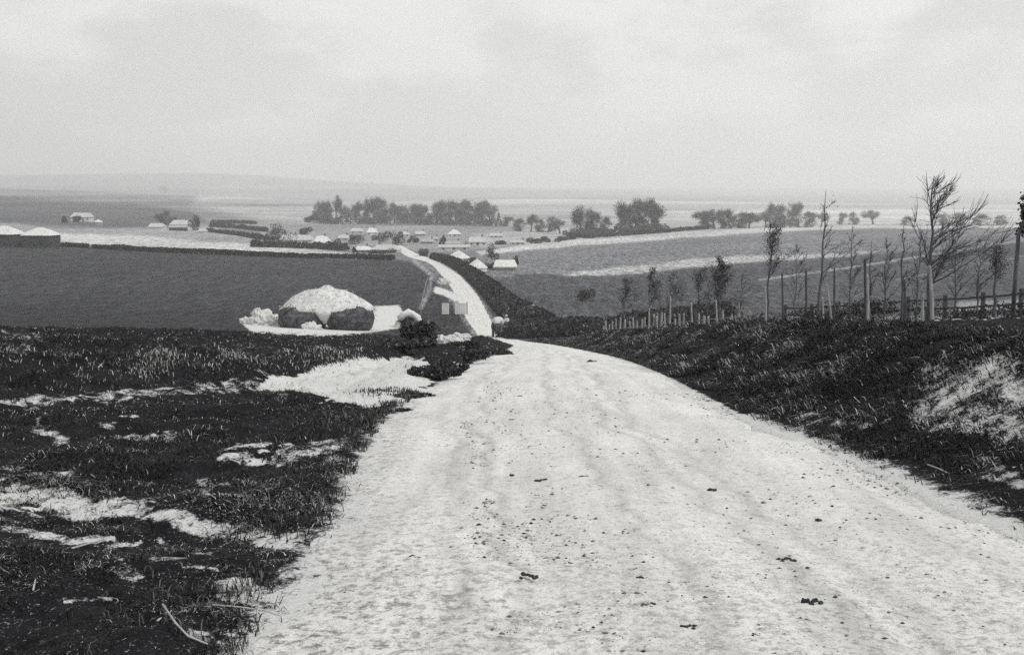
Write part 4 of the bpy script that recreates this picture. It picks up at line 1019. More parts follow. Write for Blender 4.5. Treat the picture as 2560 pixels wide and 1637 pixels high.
# ------------------------------------------------------------------ trees
def grow(rs, start, direction, length, radius, depth, maxd, out, spread=0.55, up=0.12, kids=(2, 4)):
    n = 4; pts = [np.array(start, float)]; d = np.array(direction, float); d /= np.linalg.norm(d)
    for i in range(n):
        d = d + rs.normal(0, 0.10, 3); d[2] += up * 0.3; d /= np.linalg.norm(d)
        pts.append(pts[-1] + d * length / n)
    rad = [radius * (1 - 0.55 * i / n) for i in range(n + 1)]
    out.append((depth, pts, rad))
    if depth >= maxd: return
    k = rs.integers(kids[0], kids[1] + 1)
    for i in range(k):
        t = rs.uniform(0.35, 1.0) if i else 1.0
        j = min(int(t * n), n); b = pts[j]
        dd = d + rs.normal(0, spread, 3); dd[2] += up
        grow(rs, b, dd, length * rs.uniform(0.58, 0.82), max(rad[j] * 0.62, 0.004), depth + 1, maxd, out, spread, up, kids)
def tree_mesh(seed, height, maxd=5, spread=0.55, up=0.15, trunk=0.3, twig_min=0.03, kids=(2, 4), trunk_r=None, leafy=0, leaf=0.35):
    rs = np.random.default_rng(seed); out = []
    grow(rs, (0, 0, -0.2), (rs.normal(0, 0.03), rs.normal(0, 0.03), 1), height * trunk, trunk_r or height * 0.022, 0, maxd, out, spread, up, kids)
    top = max(p[2] for _, pts, _ in out for p in pts); k = height / top
    a, b = MB(), MB()
    tips = []
    for dep, pts, rad in out:
        pts = [p * k for p in pts]
        (a if dep <= 1 else b).tube(pts, [max(r * k, twig_min) for r in rad], 5 if dep <= 1 else 3, cap=False)
        if dep >= maxd - 2: tips += pts[1:]
    leafm = None
    if leafy:
        tips = np.array(tips); C = tips[rs.integers(0, len(tips), leafy)] + rs.normal(0, leaf * 2.6, (leafy, 3))
        V, Q = leaf_quads(C, leaf * rs.uniform(0.5, 1.4, leafy), rs)
        leafm = np_mesh('twigs', V, Q, {'tone': np.repeat(rs.uniform(0.0, 0.6, leafy), 4)})
    return a.mesh('trunk'), b.mesh('crown'), leafm
TREE_PROTO = [tree_mesh(301, 16, 5, 0.60, 0.20, 0.18, 0.05, leafy=4200, leaf=0.34), tree_mesh(302, 16, 5, 0.72, 0.12, 0.15, 0.05, leafy=4600, leaf=0.34),
              tree_mesh(303, 16, 5, 0.48, 0.30, 0.18, 0.05, leafy=3600, leaf=0.34), tree_mesh(304, 16, 5, 0.85, 0.05, 0.13, 0.05, leafy=5600, leaf=0.36), tree_mesh(305, 16, 5, 0.66, 0.16, 0.18, 0.05, leafy=4200, leaf=0.34)]
for a, b, c in TREE_PROTO:
    a.materials.append(MAT['far_bark']); b.materials.append(MAT['far_bark']); c.materials.append(MAT['far_leaves'])
def width_of(m):
    v = np.empty(len(m.vertices) * 3, np.float32); m.vertices.foreach_get('co', v); v = v.reshape(-1, 3)
    return np.percentile(np.abs(v[:, :2]), 96) * 2
PROTO_W = [width_of(c) for a, b, c in TREE_PROTO]
def tree(px, base, top, w, kind, label, group='village trees', Y=None, rz=0.0):
    p = hit(px, base, 200) if Y is None else at(px, Y)
    s = mpp(p[1]); h = (base - top) * s
    root = empty('tree', p - np.array([0, 0, 0.2]), rz); k = h / 16.0
    wk = float(np.clip(1.3 * w * s / PROTO_W[kind], 0.5 * k, 2.4 * k)); root.scale = (wk, wk, k)
    a, b, c = TREE_PROTO[kind]
    new_obj('trunk', a, None, root); new_obj('crown', b, None, root); new_obj('twigs', c, None, root)
    return tag(root, label, 'tree', group)
TREES = [  # px, base row, top row, width, kind, label
 (800, 557, 502, 40, 3, 'bushy leftmost tree of the village row'), (840, 556, 488, 20, 2, 'tall narrow tree rising above the left end of the village row'), (824, 557, 500, 26, 1, 'tree tucked against the left of the tall narrow tree'),
 (866, 555, 516, 22, 4, 'small thin tree right of the tall narrow one'), (891, 556, 503, 22, 2, 'slender tree standing in a gap of the village row'),
 (930, 557, 493, 40, 0, 'tall broad tree left of the middle of the village row'), (962, 557, 496, 42, 1, 'tall broad tree touching its equal on the left, above the village middle'), (986, 557, 508, 26, 4, 'lower tree leaning on the right of the two tall broad trees'),
 (1018, 558, 511, 38, 3, 'low wide tree above the head of the lane'), (1052, 558, 509, 38, 1, 'wide tree right above the dark lane shed'),
 (1092, 560, 506, 40, 0, 'tree at the left end of the dense right half of the row'), (1124, 560, 500, 44, 3, 'densest tree above the rounded bright thatch'), (1158, 560, 498, 42, 1, 'tall tree above the long low outbuilding'), (1190, 560, 502, 40, 0, 'tree above the large pale cottage'), (1226, 562, 510, 44, 4, 'last tree at the right end of the village row'),
 (1262, 566, 540, 26, 1, 'pale low tree beyond the right end of the village row'), (1328, 580, 537, 28, 4, 'small grey tree between the village and the twin trees'), (1372, 580, 539, 36, 3, 'rounded grey tree left of the twin trees'),
 (1452, 589, 514, 34, 2, 'darker left one of the tall twin trees'), (1478, 590, 526, 34, 1, 'shorter right one of the tall twin trees'), (1552, 582, 503, 40, 2, 'tall tree with upright boughs right of the twin trees'), (1590, 580, 498, 40, 0, 'tall thin-crowned tree in the clump right of the twin trees'), (1628, 580, 500, 50, 4, 'broad pale tree ending the clump right of the twin trees'),
 (1512, 585, 540, 26, 1, 'short pale tree between the twin trees and the tall clump'),
 (1768, 573, 526, 44, 1, 'left tree of the low wide clump on the ridge'), (1806, 572, 521, 50, 3, 'middle tree of the low wide clump on the ridge'), (1850, 571, 528, 50, 1, 'right tree of the low wide clump on the ridge'),
 (1938, 569, 506, 46, 3, 'dark left tree of the pair on the right ridge'), (1976, 569, 507, 44, 0, 'dark right tree of the pair on the right ridge'), (2018, 568, 527, 36, 1, 'small tree right of the dark ridge pair'), (2052, 568, 533, 26, 4, 'thin little tree at the end of the ridge group'),
 (428, 562, 524, 46, 3, 'dark tree over the barn at the left farm'), (408, 563, 532, 26, 1, 'dark small tree left of the white farmhouse'),
]
TREES += [(812, 558, 512, 34, 1, 'low tree filling the foot of the leftmost clump'), (912, 557, 506, 34, 4, 'tree on the left shoulder of the two tall broad trees'), (946, 558, 502, 36, 3, 'dense tree between the two tall broad trees'), (1002, 559, 514, 34, 1, 'low tree closing the gap above the lane head'),
 (1036, 559, 512, 36, 4, 'round low tree between the two wide trees'), (1074, 560, 512, 34, 3, 'bushy tree where the two halves of the row meet'), (1108, 561, 504, 38, 4, 'crowded tree on the left of the densest one'), (1142, 561, 503, 38, 0, 'crowded tree on the right of the densest one'), (1174, 561, 501, 38, 3, 'bushy tree between the two tall right-hand trees'), (1208, 562, 506, 40, 1, 'tree crowding the last one of the village row'),
 (1464, 590, 518, 34, 3, 'bushy tree filling the space between the twin trees'), (1572, 582, 506, 40, 3, 'bushy tree at the heart of the tall clump'), (1608, 581, 503, 44, 1, 'wide tree on the right side of the tall clump'), (1645, 581, 512, 34, 1, 'faint outermost tree of the tall clump'), (1786, 573, 526, 44, 4, 'tree wedged into the left of the low wide clump'), (1828, 572, 525, 46, 0, 'tree wedged into the right of the low wide clump'), (1872, 571, 538, 36, 4, 'small tree trailing right of the low wide clump'),
 (1957, 569, 510, 46, 1, 'dark bushy tree joining the ridge pair'), (1915, 570, 530, 34, 4, 'smaller dark tree leaning on the left of the ridge pair'), (1996, 569, 524, 36, 3, 'dark bushy tree at the right side of the ridge pair'), (1300, 578, 545, 34, 1, 'pale scrubby tree left of the small grey tree'), (1400, 584, 550, 34, 4, 'pale scrubby tree between the rounded grey tree and the twins'), (1348, 580, 546, 30, 3, 'scrubby grey tree touching the rounded grey tree')]
for k, (px, b, t, w, kd, lb) in enumerate(TREES): tree(px, b, t, w, kd, lb, 'trees beyond the village' , rz=k * 1.7)
for k, (px, b, t, w, lb) in enumerate([(2100, 562, 530, 20, 'faint tiny tree on the right skyline, first right of the ridge group'), (2135, 562, 528, 30, 'faint rounded tree on the right skyline, second right of the ridge group'), (2182, 561, 527, 36, 'faint wide tree on the right skyline, left of the tall sapling'),
   (2262, 563, 540, 26, 'faint tree on the skyline just left of the tall sapling'), (2352, 564, 532, 46, 'grey tree on the skyline behind the sapling branches'), (2400, 564, 533, 50, 'broad grey tree on the skyline right of the tall sapling'), (2450, 564, 534, 50, 'grey tree in the middle of the right skyline row'), (2492, 564, 536, 36, 'last grey tree of the right skyline row'), (412, 485, 467, 26, 'lone faint tree on the left ridge')]):
    tree(px, b, t, w, (1, 3, 4)[k % 3], lb, 'trees on the skyline', rz=k * 2.3)

# ------------------------------------------------------------------ saplings, stakes and fences on the right-hand bank
def sapling(px, Y, top_row, label, seed, spread=0.5, bushy=0.0, r=None, dz=0.0, lean=0.0, wind=0.35, first=0.30, nb=9, blen=0.42, tw=11):
    """young bare tree: one leader with side branches swept to the right"""
    rs = np.random.default_rng(seed); p = at(px, Y)
    _, m = px_dir(px, top_row); H = m * Y + CZ - p[2]
    root = empty('sapling', p); tag(root, label, 'young tree', 'young trees on the right bank')
    r = r or 0.018 * H
    pts = [np.array([lean * H * t + rs.normal(0, 0.010 * H) * (0 < t < 1), rs.normal(0, 0.01 * H), H * t - 0.15 * (t == 0)]) for t in np.linspace(0, 1, 9)]
    MB().tube(pts, [r * (1 - 0.86 * t) for t in np.linspace(0, 1, 9)], 7).build('trunk', 'bark', root, smooth=True)
    mb = MB()
    for k in range(nb):
        t = first + (0.93 - first) * (k + rs.uniform(0, 0.6)) / nb
        b = np.array([np.interp(t, np.linspace(0, 1, 9), [q[i] for q in pts]) for i in range(3)])
        L = H * blen * (1.1 - t) * rs.uniform(0.6, 1.3); a = rs.uniform(0, 6.28)
        d = np.array([math.cos(a) * spread + wind, math.sin(a) * spread, 0.55 + 0.3 * rs.uniform()]); d /= np.linalg.norm(d)
        q = [b]
        for i in range(4): d = d + rs.normal(0, 0.12, 3); d /= np.linalg.norm(d); q.append(q[-1] + d * L / 4)
        rb = r * 0.42 * (1.1 - t)
        mb.tube(q, [max(rb * (1 - 0.8 * i / 4), 0.006) for i in range(5)], 4, cap=False)
        for j in range(tw):
            s0 = q[rs.integers(1, 5)]; dd = d + rs.normal(0, 0.45, 3); dd[2] += 0.15; dd /= np.linalg.norm(dd); Lt = L * rs.uniform(0.2, 0.5)
            e1 = s0 + dd * Lt * 0.5; e2 = e1 + (dd + rs.normal(0, 0.2, 3)) * Lt * 0.5
            mb.tube([s0, e1, e2], [max(rb * 0.4, 0.006), 0.006, 0.004], 3, cap=False)
    mb.build('branches', 'bark', root)
    if bushy:
        n = int(bushy * 3); C = np.array(mb.v)[rs.integers(0, len(mb.v), n)] + rs.normal(0, 0.10, (n, 3))
        C[:, 2] = np.maximum(C[:, 2], 0.15 * H)
        V, Q = leaf_quads(C, 0.03 * rs.uniform(0.5, 1.4, n) * (Y / 40), rs)
        new_obj('twigs', np_mesh('twigs', V, Q, {'tone': np.repeat(rs.uniform(0, 0.12, n), 4)}), 'leaves', root)['kind'] = 'stuff'
    return root
sapling(2316, 29, 440, 'tallest young tree on the right bank with branches swept right', 401, nb=34, blen=0.52, r=0.07, wind=0.5, first=0.22, spread=0.55, tw=20)
sapling(2053, 37, 478, 'thin young tree above the leaning pale stake', 402, nb=10, blen=0.3, r=0.06, bushy=60)
sapling(1918, 44, 556, 'young tree with twiggy top behind the first tall dark pole', 403, nb=14, bushy=700, r=0.06, first=0.45)
sapling(1797, 52, 642, 'bushy dark young tree with a pale stake, left of the dark poles', 404, nb=16, bushy=1100, first=0.25, r=0.07)
sapling(1738, 58, 668, 'leaning dark young tree beside the bushy one', 405, nb=10, bushy=350, lean=0.06, r=0.06)
sapling(1672, 64, 680, 'faint young tree over the middle of the pale stakes', 406, nb=10, bushy=250, r=0.055)
sapling(1622, 70, 664, 'faint twiggy young tree near the left end of the stakes', 407, nb=12, bushy=400, r=0.06)
sapling(1560, 78, 690, 'leftmost spindly young tree at the end of the stake row', 408, nb=10, bushy=350, r=0.06)
sapling(2484, 27, 604, 'young tree with a small dark crown by the rail fence', 409, nb=14, bushy=500, first=0.5, r=0.05, blen=0.3)
sapling(2250, 31, 560, 'dim slender young tree just left of the tallest one', 410, nb=8, blen=0.25, r=0.05, bushy=80)
sapling(2170, 33, 600, 'slender young tree rising from the dark scrub left of the rails', 411, nb=8, blen=0.25, r=0.045, bushy=80)

for k, (px, Y, top, lb) in enumerate([(1590, 76, 700, 'wispy young tree between the two leftmost ones'), (1648, 69, 706, 'wispy young tree behind the palings, fourth from the left'), (1702, 62, 700, 'wispy young tree left of the leaning one'), (1768, 56, 690, 'wispy young tree between the leaning and the bushy ones'),
        (1852, 49, 668, 'wispy young tree midway between the bushy one and the poles'), (1985, 41, 600, 'wispy young tree between the two tall dark poles'), (2122, 36, 560, 'wispy tall young tree left of the thick dark pole'), (2208, 33, 585, 'wispy young tree right of the thick dark pole'), (2290, 34, 570, 'wispy young tree crowding the tallest one from the left'), (2385, 33, 590, 'wispy young tree right of the tallest one'), (2440, 31, 610, 'wispy young tree above the rails')]):
    sapling(px, Y, top, lb, 460 + k, nb=18, blen=0.34, r=0.032, spread=0.5, wind=0.3, first=0.2, tw=10)
def edge_tree():
    p = at(2531, 26.0); root = empty('ivy_tree', p)
    tag(root, 'thin-stemmed tree with a black ivy crown cut by the right edge', 'tree')
    s = mpp(26.0); H = (792 - 500) * s
    MB().tube([(0, 0, -0.1), (0.02, 0, H * 0.4), (0.03, 0, H * 0.72), (0.25, 0, H * 0.95)], [0.055, 0.05, 0.045, 0.03], 7).build('trunk', 'bark', root, smooth=True)
    rs = np.random.default_rng(415); n = 1500
    C = np.concatenate([rs.normal(size=(500, 3)) * (0.14, 0.16, 0.10) + (0.33, 0, H * 0.76), rs.normal(size=(400, 3)) * (0.05, 0.08, 0.17) + (0.16, 0, H * 0.93), rs.normal(size=(600, 3)) * (0.14, 0.2, 0.26) + (0.55, 0, H * 0.88)])
    V, Q = leaf_quads(C, 0.05 * rs.uniform(0.6, 1.4, n), rs)
    new_obj('crown', np_mesh('crown', V, Q, {'tone': np.repeat(rs.uniform(0, 0.08, n), 4)}), 'leaves', root)
edge_tree()

def stake(px, Y, top_row, base_px, label, mat, r, group):
    p = at(base_px, Y); s, m = px_dir(px, top_row); q = np.array([s * Y, Y, m * Y + CZ])
    root_top = q - p; n = np.linalg.norm(root_top)
    mb = MB(); mb.tube([(0, 0, -0.25), root_top * 0.5 + np.array([0.01, 0, 0]), root_top, root_top + np.array([0, 0, 0.05])], [r * 0.8, r * 0.74, r * 0.66, r * 0.2], 7)
    o = mb.build('stake', mat, smooth=False); o.location = p
    return tag(o, label, 'stake', group)
PG, DG = 'pale tree stakes on the right bank', 'dark poles on the right bank'
stake(2324, 28.4, 668, 2333, 'thick pale stake at the foot of the tallest young tree', 'stake', 0.062, PG)
stake(2302, 29.6, 706, 2308, 'short dim stake left of the thick pale one', 'stake', 0.055, PG)
stake(2066, 36.6, 712, 2082, 'leaning pale stake right of the dark poles', 'stake', 0.05, PG)
stake(2056, 37.4, 745, 2058, 'stubby pale stake beside the leaning one', 'stake', 0.05, PG)
stake(2168, 32.6, 690, 2170, 'pale weathered stake under the slender tree left of the rails', 'stake', 0.06, PG)
stake(1913, 43.6, 718, 1915, 'pale stake of the twiggy-topped young tree', 'stake', 0.055, PG)
stake(1790, 51.5, 752, 1792, 'pale stake of the bushy dark young tree', 'stake', 0.06, PG)
stake(1728, 57.5, 758, 1730, 'pale stake under the leaning young tree', 'stake', 0.06, PG)
stake(1676, 63.5, 742, 1674, 'tall pale stake among the palings', 'stake', 0.07, PG)
stake(1623, 69.5, 772, 1622, 'pale stake at the left third of the palings', 'stake', 0.08, PG)
stake(1955, 41, 684, 1957, 'first tall dark pole from the left on the bank', 'dark_wood', 0.05, DG)
stake(2015, 38.5, 678, 2015, 'second tall dark pole from the left on the bank', 'dark_wood', 0.055, DG)
stake(2086, 35.6, 672, 2084, 'dark pole right of the leaning pale stake', 'dark_wood', 0.045, DG)
stake(2162, 32.9, 650, 2164, 'thick dark pole at the left end of the rails', 'dark_wood', 0.06, DG)
stake(2258, 31, 700, 2262, 'dark stump-like pole between the two thick stakes and the rails', 'dark_wood', 0.085, DG)

def paling_fence():
    rs = np.random.default_rng(421)
    root = empty('paling_fence', at(1510, 84.0)); o0 = np.array(root.location)
    tag(root, 'row of uneven pale pales receding along the right bank', 'fence')
    xs = [1508, 1516, 1523, 1531, 1540, 1549, 1562, 1576, 1585, 1593, 1604, 1612, 1634, 1642, 1652, 1664, 1688, 1698, 1708, 1746, 1758, 1772, 1808, 1826, 1846, 1872]
    tops = []
    for k, px in enumerate(xs):
        Y = np.interp(px, [1508, 1620, 1735, 1915], [84, 70.5, 58.5, 44.5]) + rs.normal(0, 0.25)
        b = at(px, Y); h = rs.uniform(0.75, 1.35) * (1.0 if px < 1720 else 0.8); w = rs.uniform(0.05, 0.09)
        mb = MB(); mb.tube([b - o0 + np.array([0, 0, -0.15]), b - o0 + np.array([rs.normal(0, 0.04), 0, h]), b - o0 + np.array([rs.normal(0, 0.04), 0, h + 0.06])], [w, w * 0.9, w * 0.2], 6)
        mb.build('pale', 'stake', root)
        if k % 5 == 0: tops.append(b - o0 + np.array([0, 0.08, 0.55]))
    for a, b in zip(tops[:-1], tops[1:]):
        MB().tube([a, b], [0.02, 0.02], 5).build('rail', 'stake', root)
paling_fence()
def rail_fence():
    pts = [(1962, 55.5), (2028, 53.2), (2092, 51.0), (2180, 48.5), (2268, 46.0), (2360, 43.6), (2455, 41.4), (2550, 39.4), (2650, 37.5)]
    base = [at(px, Y) for px, Y in pts]; o0 = base[0]; root = empty('rail_fence', o0)
    tag(root, 'dark two-rail post fence running off at the right edge', 'fence')
    H = 1.12
    for b in base: MB().box((b - o0) + np.array([0, 0, H / 2 - 0.1]), (0.13, 0.12, H + 0.25)).build('post', 'dark_wood', root)
    for z, rr in ((0.98, 0.05), (0.62, 0.05)):
        for a, b in zip(base[:-1], base[1:]):
            a2 = a - o0 + np.array([0, -0.09, z]); b2 = b - o0 + np.array([0, -0.09, z])
            MB().tube([a2, (a2 + b2) / 2 + np.array([0, 0, -0.03]), b2], [rr, rr * 0.9, rr], 6).build('rail', 'dark_wood', root)
rail_fence()
for k, (px, Y, w, h, n, leaf, lb) in enumerate([(2040, 40, 1.4, 0.62, 1500, 0.05, 'dark scrub at the foot of the dark poles'), (2110, 38, 1.6, 0.7, 1500, 0.05, 'dark scrub below the left end of the rails'), (2215, 35, 1.3, 0.6, 1300, 0.05, 'dark scrub between the pale weathered stake and the dim stake'),
        (2375, 30, 0.9, 0.42, 900, 0.04, 'dark scrub right of the thick pale stake'), (2440, 29, 1.0, 0.35, 900, 0.04, 'low dark scrub under the rails near the right edge'), (2545, 27, 0.9, 0.4, 900, 0.04, 'dark scrub at the foot of the edge tree'), (1960, 46, 1.6, 0.55, 1200, 0.055, 'dark scrub left of the dark poles'), (1840, 56, 1.9, 0.7, 1200, 0.06, 'dark scrub behind the pales'), (1700, 68, 2.4, 0.9, 1300, 0.08, 'dark scrub behind the middle of the pales'), (1560, 90, 3.5, 1.3, 1300, 0.11, 'dark scrub behind the left end of the pales')]):
    bush('scrub', at(px, Y, -0.05), (w, w * 0.6, h), n, leaf, lb, 440 + k, group='scrub along the right bank', cat='scrub')

hedge('underwood', path_px([(785, 560), (900, 561), (1020, 562), (1130, 564), (1255, 566)]), 14.0, 6.5, 9000, 'grey underwood along the feet of the village trees', 33, leaf=0.7, mat='far_leaves', cat='underwood', pale=0.5, ragged=0.9)
hedge('underwood', path_px([(1436, 592), (1500, 590), (1580, 585), (1665, 581)]), 10.0, 4.0, 4000, 'grey underwood at the feet of the twin trees and tall clump', 34, leaf=0.6, mat='far_leaves', cat='underwood', pale=0.5, ragged=0.9)

# bare sapling on the left verge of the far lane
def lane_sapling():
    p = at(1052, 150.0); root = empty('bare_sapling', p); tag(root, 'thin pale bare sapling left of the far lane above the round bush', 'young tree')
    MB().tube([(0, 0, -0.1), (0.1, 0, 1.8), (0.5, 0, 3.6), (1.0, 0, 5.4)], [0.10, 0.085, 0.06, 0.03], 6).build('trunk', 'stake', root, smooth=True)
    mb = MB(); rs = np.random.default_rng(430)
    for k in range(8):
        z = 2.0 + 0.4 * k; x = np.interp(z, [0, 1.8, 3.6, 5.4], [0, 0.1, 0.5, 1.0]); d = np.array([rs.normal(0.3, 0.4), rs.normal(0, 0.4), 0.8]); mb.tube([(x, 0, z), np.array([x, 0, z]) + d * 0.6, np.array([x, 0, z]) + d * 1.1 + rs.normal(0, 0.1, 3)], [0.035, 0.025, 0.012], 4)
    mb.build('branches', 'stake', root)
lane_sapling()

# ------------------------------------------------------------------ horse, cart and driver coming up the lane
def skin_body(name, verts, edges, radii, mat, parent=None, sub=2):
    me = bpy.data.meshes.new(name); me.from_pydata([tuple(v) for v in verts], edges, []); me.update()
    o = new_obj(name, me, mat, parent)
    sk = o.modifiers.new('Skin', 'SKIN'); sk.use_smooth_shade = True
    if not me.skin_vertices: me.attributes.new('skin', 'FLOAT_VECTOR', 'POINT')
    for i, r in enumerate(radii):
        sv = me.skin_vertices[0].data[i]; sv.radius = (r, r) if np.isscalar(r) else r; sv.use_root = (i == 0)
    ss = o.modifiers.new('Subdivision', 'SUBSURF'); ss.levels = sub; ss.render_levels = sub
    return o
def chain(V, E, R, pts, rad, start=None):
    prev = start
    for p, r in zip(pts, rad):
        V.append(p); R.append(r); i = len(V) - 1
        if prev is not None: E.append((prev, i))
        prev = i
    return prev
def build_horse(p, rz):
    root = empty('horse', p, rz); tag(root, 'dark cart horse coming up the lane in harness', 'horse')
    V, E, R = [], [], []          # horse looks along -Y
    chain(V, E, R, [(0, 0.25, 1.2), (0, 0.75, 1.27), (0, 1.05, 1.2)], [0.31, 0.33, 0.24])
    sh = chain(V, E, R, [(0, -0.25, 1.18), (0, -0.65, 1.2)], [0.32, 0.30], 0)
    nk = chain(V, E, R, [(0, -0.95, 1.48), (0, -1.15, 1.75)], [0.19, 0.14], sh)
    chain(V, E, R, [(0, -1.38, 1.72), (0, -1.62, 1.50), (0, -1.70, 1.42)], [0.125, 0.085, 0.075], nk)
    for sx in (-1, 1):
        chain(V, E, R, [(sx * 0.06, -1.12, 1.93)], [0.03], nk)
        chain(V, E, R, [(sx * 0.17, -0.66, 0.95), (sx * 0.17, -0.70 + 0.06 * sx, 0.52), (sx * 0.17, -0.64 + 0.16 * sx, 0.12), (sx * 0.17, -0.70 + 0.16 * sx, 0.03)], [0.12, 0.07, 0.05, 0.075], sh)
        chain(V, E, R, [(sx * 0.17, 0.85, 0.95), (sx * 0.17, 0.70, 0.75), (sx * 0.17, 1.0 - 0.08 * sx, 0.48), (sx * 0.17, 0.92 - 0.16 * sx, 0.12), (sx * 0.17, 0.86 - 0.16 * sx, 0.03)], [0.17, 0.12, 0.06, 0.05, 0.075], 1)
    skin_body('body', V, E, R, 'horse', root)
    MB().tube([(0, 1.25, 1.22), (0, 1.38, 1.0), (0, 1.4, 0.6)], [0.05, 0.08, 0.03], 6).build('tail', 'horse', root, smooth=True)
    mb = MB(); pts = [(0.27 * math.cos(a), -0.78 - 0.05 * math.sin(a), 1.32 + 0.36 * math.sin(a)) for a in np.linspace(0, 2 * math.pi, 15)]
    mb.tube(pts, [0.055] * 15, 6); mb.build('collar', 'dark_wood', root, smooth=True)
    MB().tube([(0, -0.70, 1.55), (0, -0.95, 1.75), (0, -1.12, 1.88)], [0.05, 0.07, 0.05], 5).build('mane', 'horse', root)
def build_cart(p, rz):
    root = empty('cart', p, rz); tag(root, 'two-wheeled farm cart behind the horse on the lane', 'cart')
    for sx in (-1, 1):
        w = MB(); w.tube([(sx * 0.85, 0.66 * math.cos(a), 0.68 + 0.66 * math.sin(a)) for a in np.linspace(0, 2 * math.pi, 25)], [0.045] * 25, 6, cap=False); wo = w.build('wheel', 'cart_wood', root)
        h = MB(); h.tube([(sx * 0.72, 0, 0.68), (sx * 0.98, 0, 0.68)], [0.11, 0.09], 8); h.build('hub', 'dark_wood', wo)
        for k in range(10):
            a = 2 * math.pi * k / 10; MB().tube([(sx * 0.85, 0.08 * math.cos(a), 0.68 + 0.08 * math.sin(a)), (sx * 0.85, 0.64 * math.cos(a), 0.68 + 0.64 * math.sin(a))], [0.03, 0.025], 4).build('spoke', 'cart_wood', wo)
        MB().tube([(sx * 0.42, -0.9, 0.85), (sx * 0.38, -2.2, 1.0), (sx * 0.3, -3.9, 1.1)], [0.045, 0.04, 0.035], 5).build('shaft', 'cart_wood', root)
        for z in (1.0, 1.2, 1.4): MB().box((sx * 0.7, 0, z), (0.04, 2.0, 0.17)).build('side_board', 'cart_wood', root)
    MB().box((0, 0, 0.88), (1.4, 2.0, 0.06)).build('floor', 'cart_wood', root)
    for y in (-1.0, 1.0): MB().box((0, y, 1.2), (1.36, 0.04, 0.6)).build('end_board', 'cart_wood', root)
    MB().tube([(-0.95, 0, 0.68), (0.95, 0, 0.68)], [0.05, 0.05], 6).build('axle', 'dark_wood', root)
    MB().box((0.1, -0.75, 1.62), (1.4, 0.35, 0.06)).build('seat_board', 'cart_wood', root)
    o = MB().blob((0, 0, 0), (0.72, 0.85, 0.75), 501, 0.12, 20, 10, flat=0.25, ex=0.7).build('sack_load', 'pale_cloth', smooth=True)
    o.location = (p[0] - 0.32, p[1] + 0.30, p[2] + 1.5); tag(o, 'pale sheeted load heaped in the cart', 'load')
def build_person(p, rz):
    root = empty('person', p, rz); tag(root, 'person in a pale smock and hat seated on the cart', 'person')
    V, E, R = [], [], []
    chain(V, E, R, [(0, 0, 0.08), (0, 0.0, 0.3), (0, -0.02, 0.5)], [(0.17, 0.13), (0.16, 0.12), (0.19, 0.12)])
    chain(V, E, R, [(0, -0.03, 0.61), (0, -0.05, 0.74), (0, -0.06, 0.86)], [0.06, 0.095, 0.07], 2)
    for sx in (-1, 1):
        chain(V, E, R, [(sx * 0.21, -0.02, 0.50), (sx * 0.26, -0.08, 0.25), (sx * 0.14, -0.30, 0.2), (sx * 0.12, -0.38, 0.2)], [0.065, 0.05, 0.038, 0.04], 2)
        chain(V, E, R, [(sx * 0.10, -0.06, 0.06), (sx * 0.13, -0.44, 0.08), (sx * 0.13, -0.46, -0.34), (sx * 0.13, -0.58, -0.38)], [0.09, 0.07, 0.05, 0.04], 0)
    skin_body('body', V, E, R, 'skin', root)
    V, E, R = [], [], []
    chain(V, E, R, [(0, 0, -0.02), (0, 0.0, 0.28), (0, -0.02, 0.52)], [(0.24, 0.2), (0.22, 0.17), (0.22, 0.14)])
    for sx in (-1, 1): chain(V, E, R, [(sx * 0.22, -0.03, 0.50), (sx * 0.27, -0.09, 0.26), (sx * 0.17, -0.27, 0.21)], [0.085, 0.075, 0.06], 2)
    skin_body('smock', V, E, R, 'pale_cloth', root)
    V, E, R = [], [], []
    chain(V, E, R, [(0, 0, 0.03)], [0.16])
    for sx in (-1, 1): chain(V, E, R, [(sx * 0.11, -0.08, 0.07), (sx * 0.13, -0.45, 0.09), (sx * 0.13, -0.46, -0.30)], [0.12, 0.095, 0.07], 0)
    skin_body('trousers', V, E, R, 'dark_cloth', root)
    ring_surface([(0, -0.05, 0.81, 0.19, 0.2, 1), (0, -0.05, 0.835, 0.19, 0.2, 1), (0, -0.05, 0.84, 0.11, 0.12, 1), (0, -0.05, 0.95, 0.09, 0.1, 1)], 18, 3, 0.01).build('hat', 'pale_cloth', root)
HY = 119.0
pr = float(road_z(np.array([HY]))[0]) + CZ + 0.02
hx = (1240 - CX) / F_PX * HY
rzl = -0.28
build_horse(np.array([hx, HY, pr]), rzl)
cp = np.array([hx + 0.5, HY + 3.1, float(road_z(np.array([HY + 3.1]))[0]) + CZ + 0.02])
build_cart(cp, -0.1)
build_person(cp + np.array([0.62, -0.72, 1.66]), -0.15)

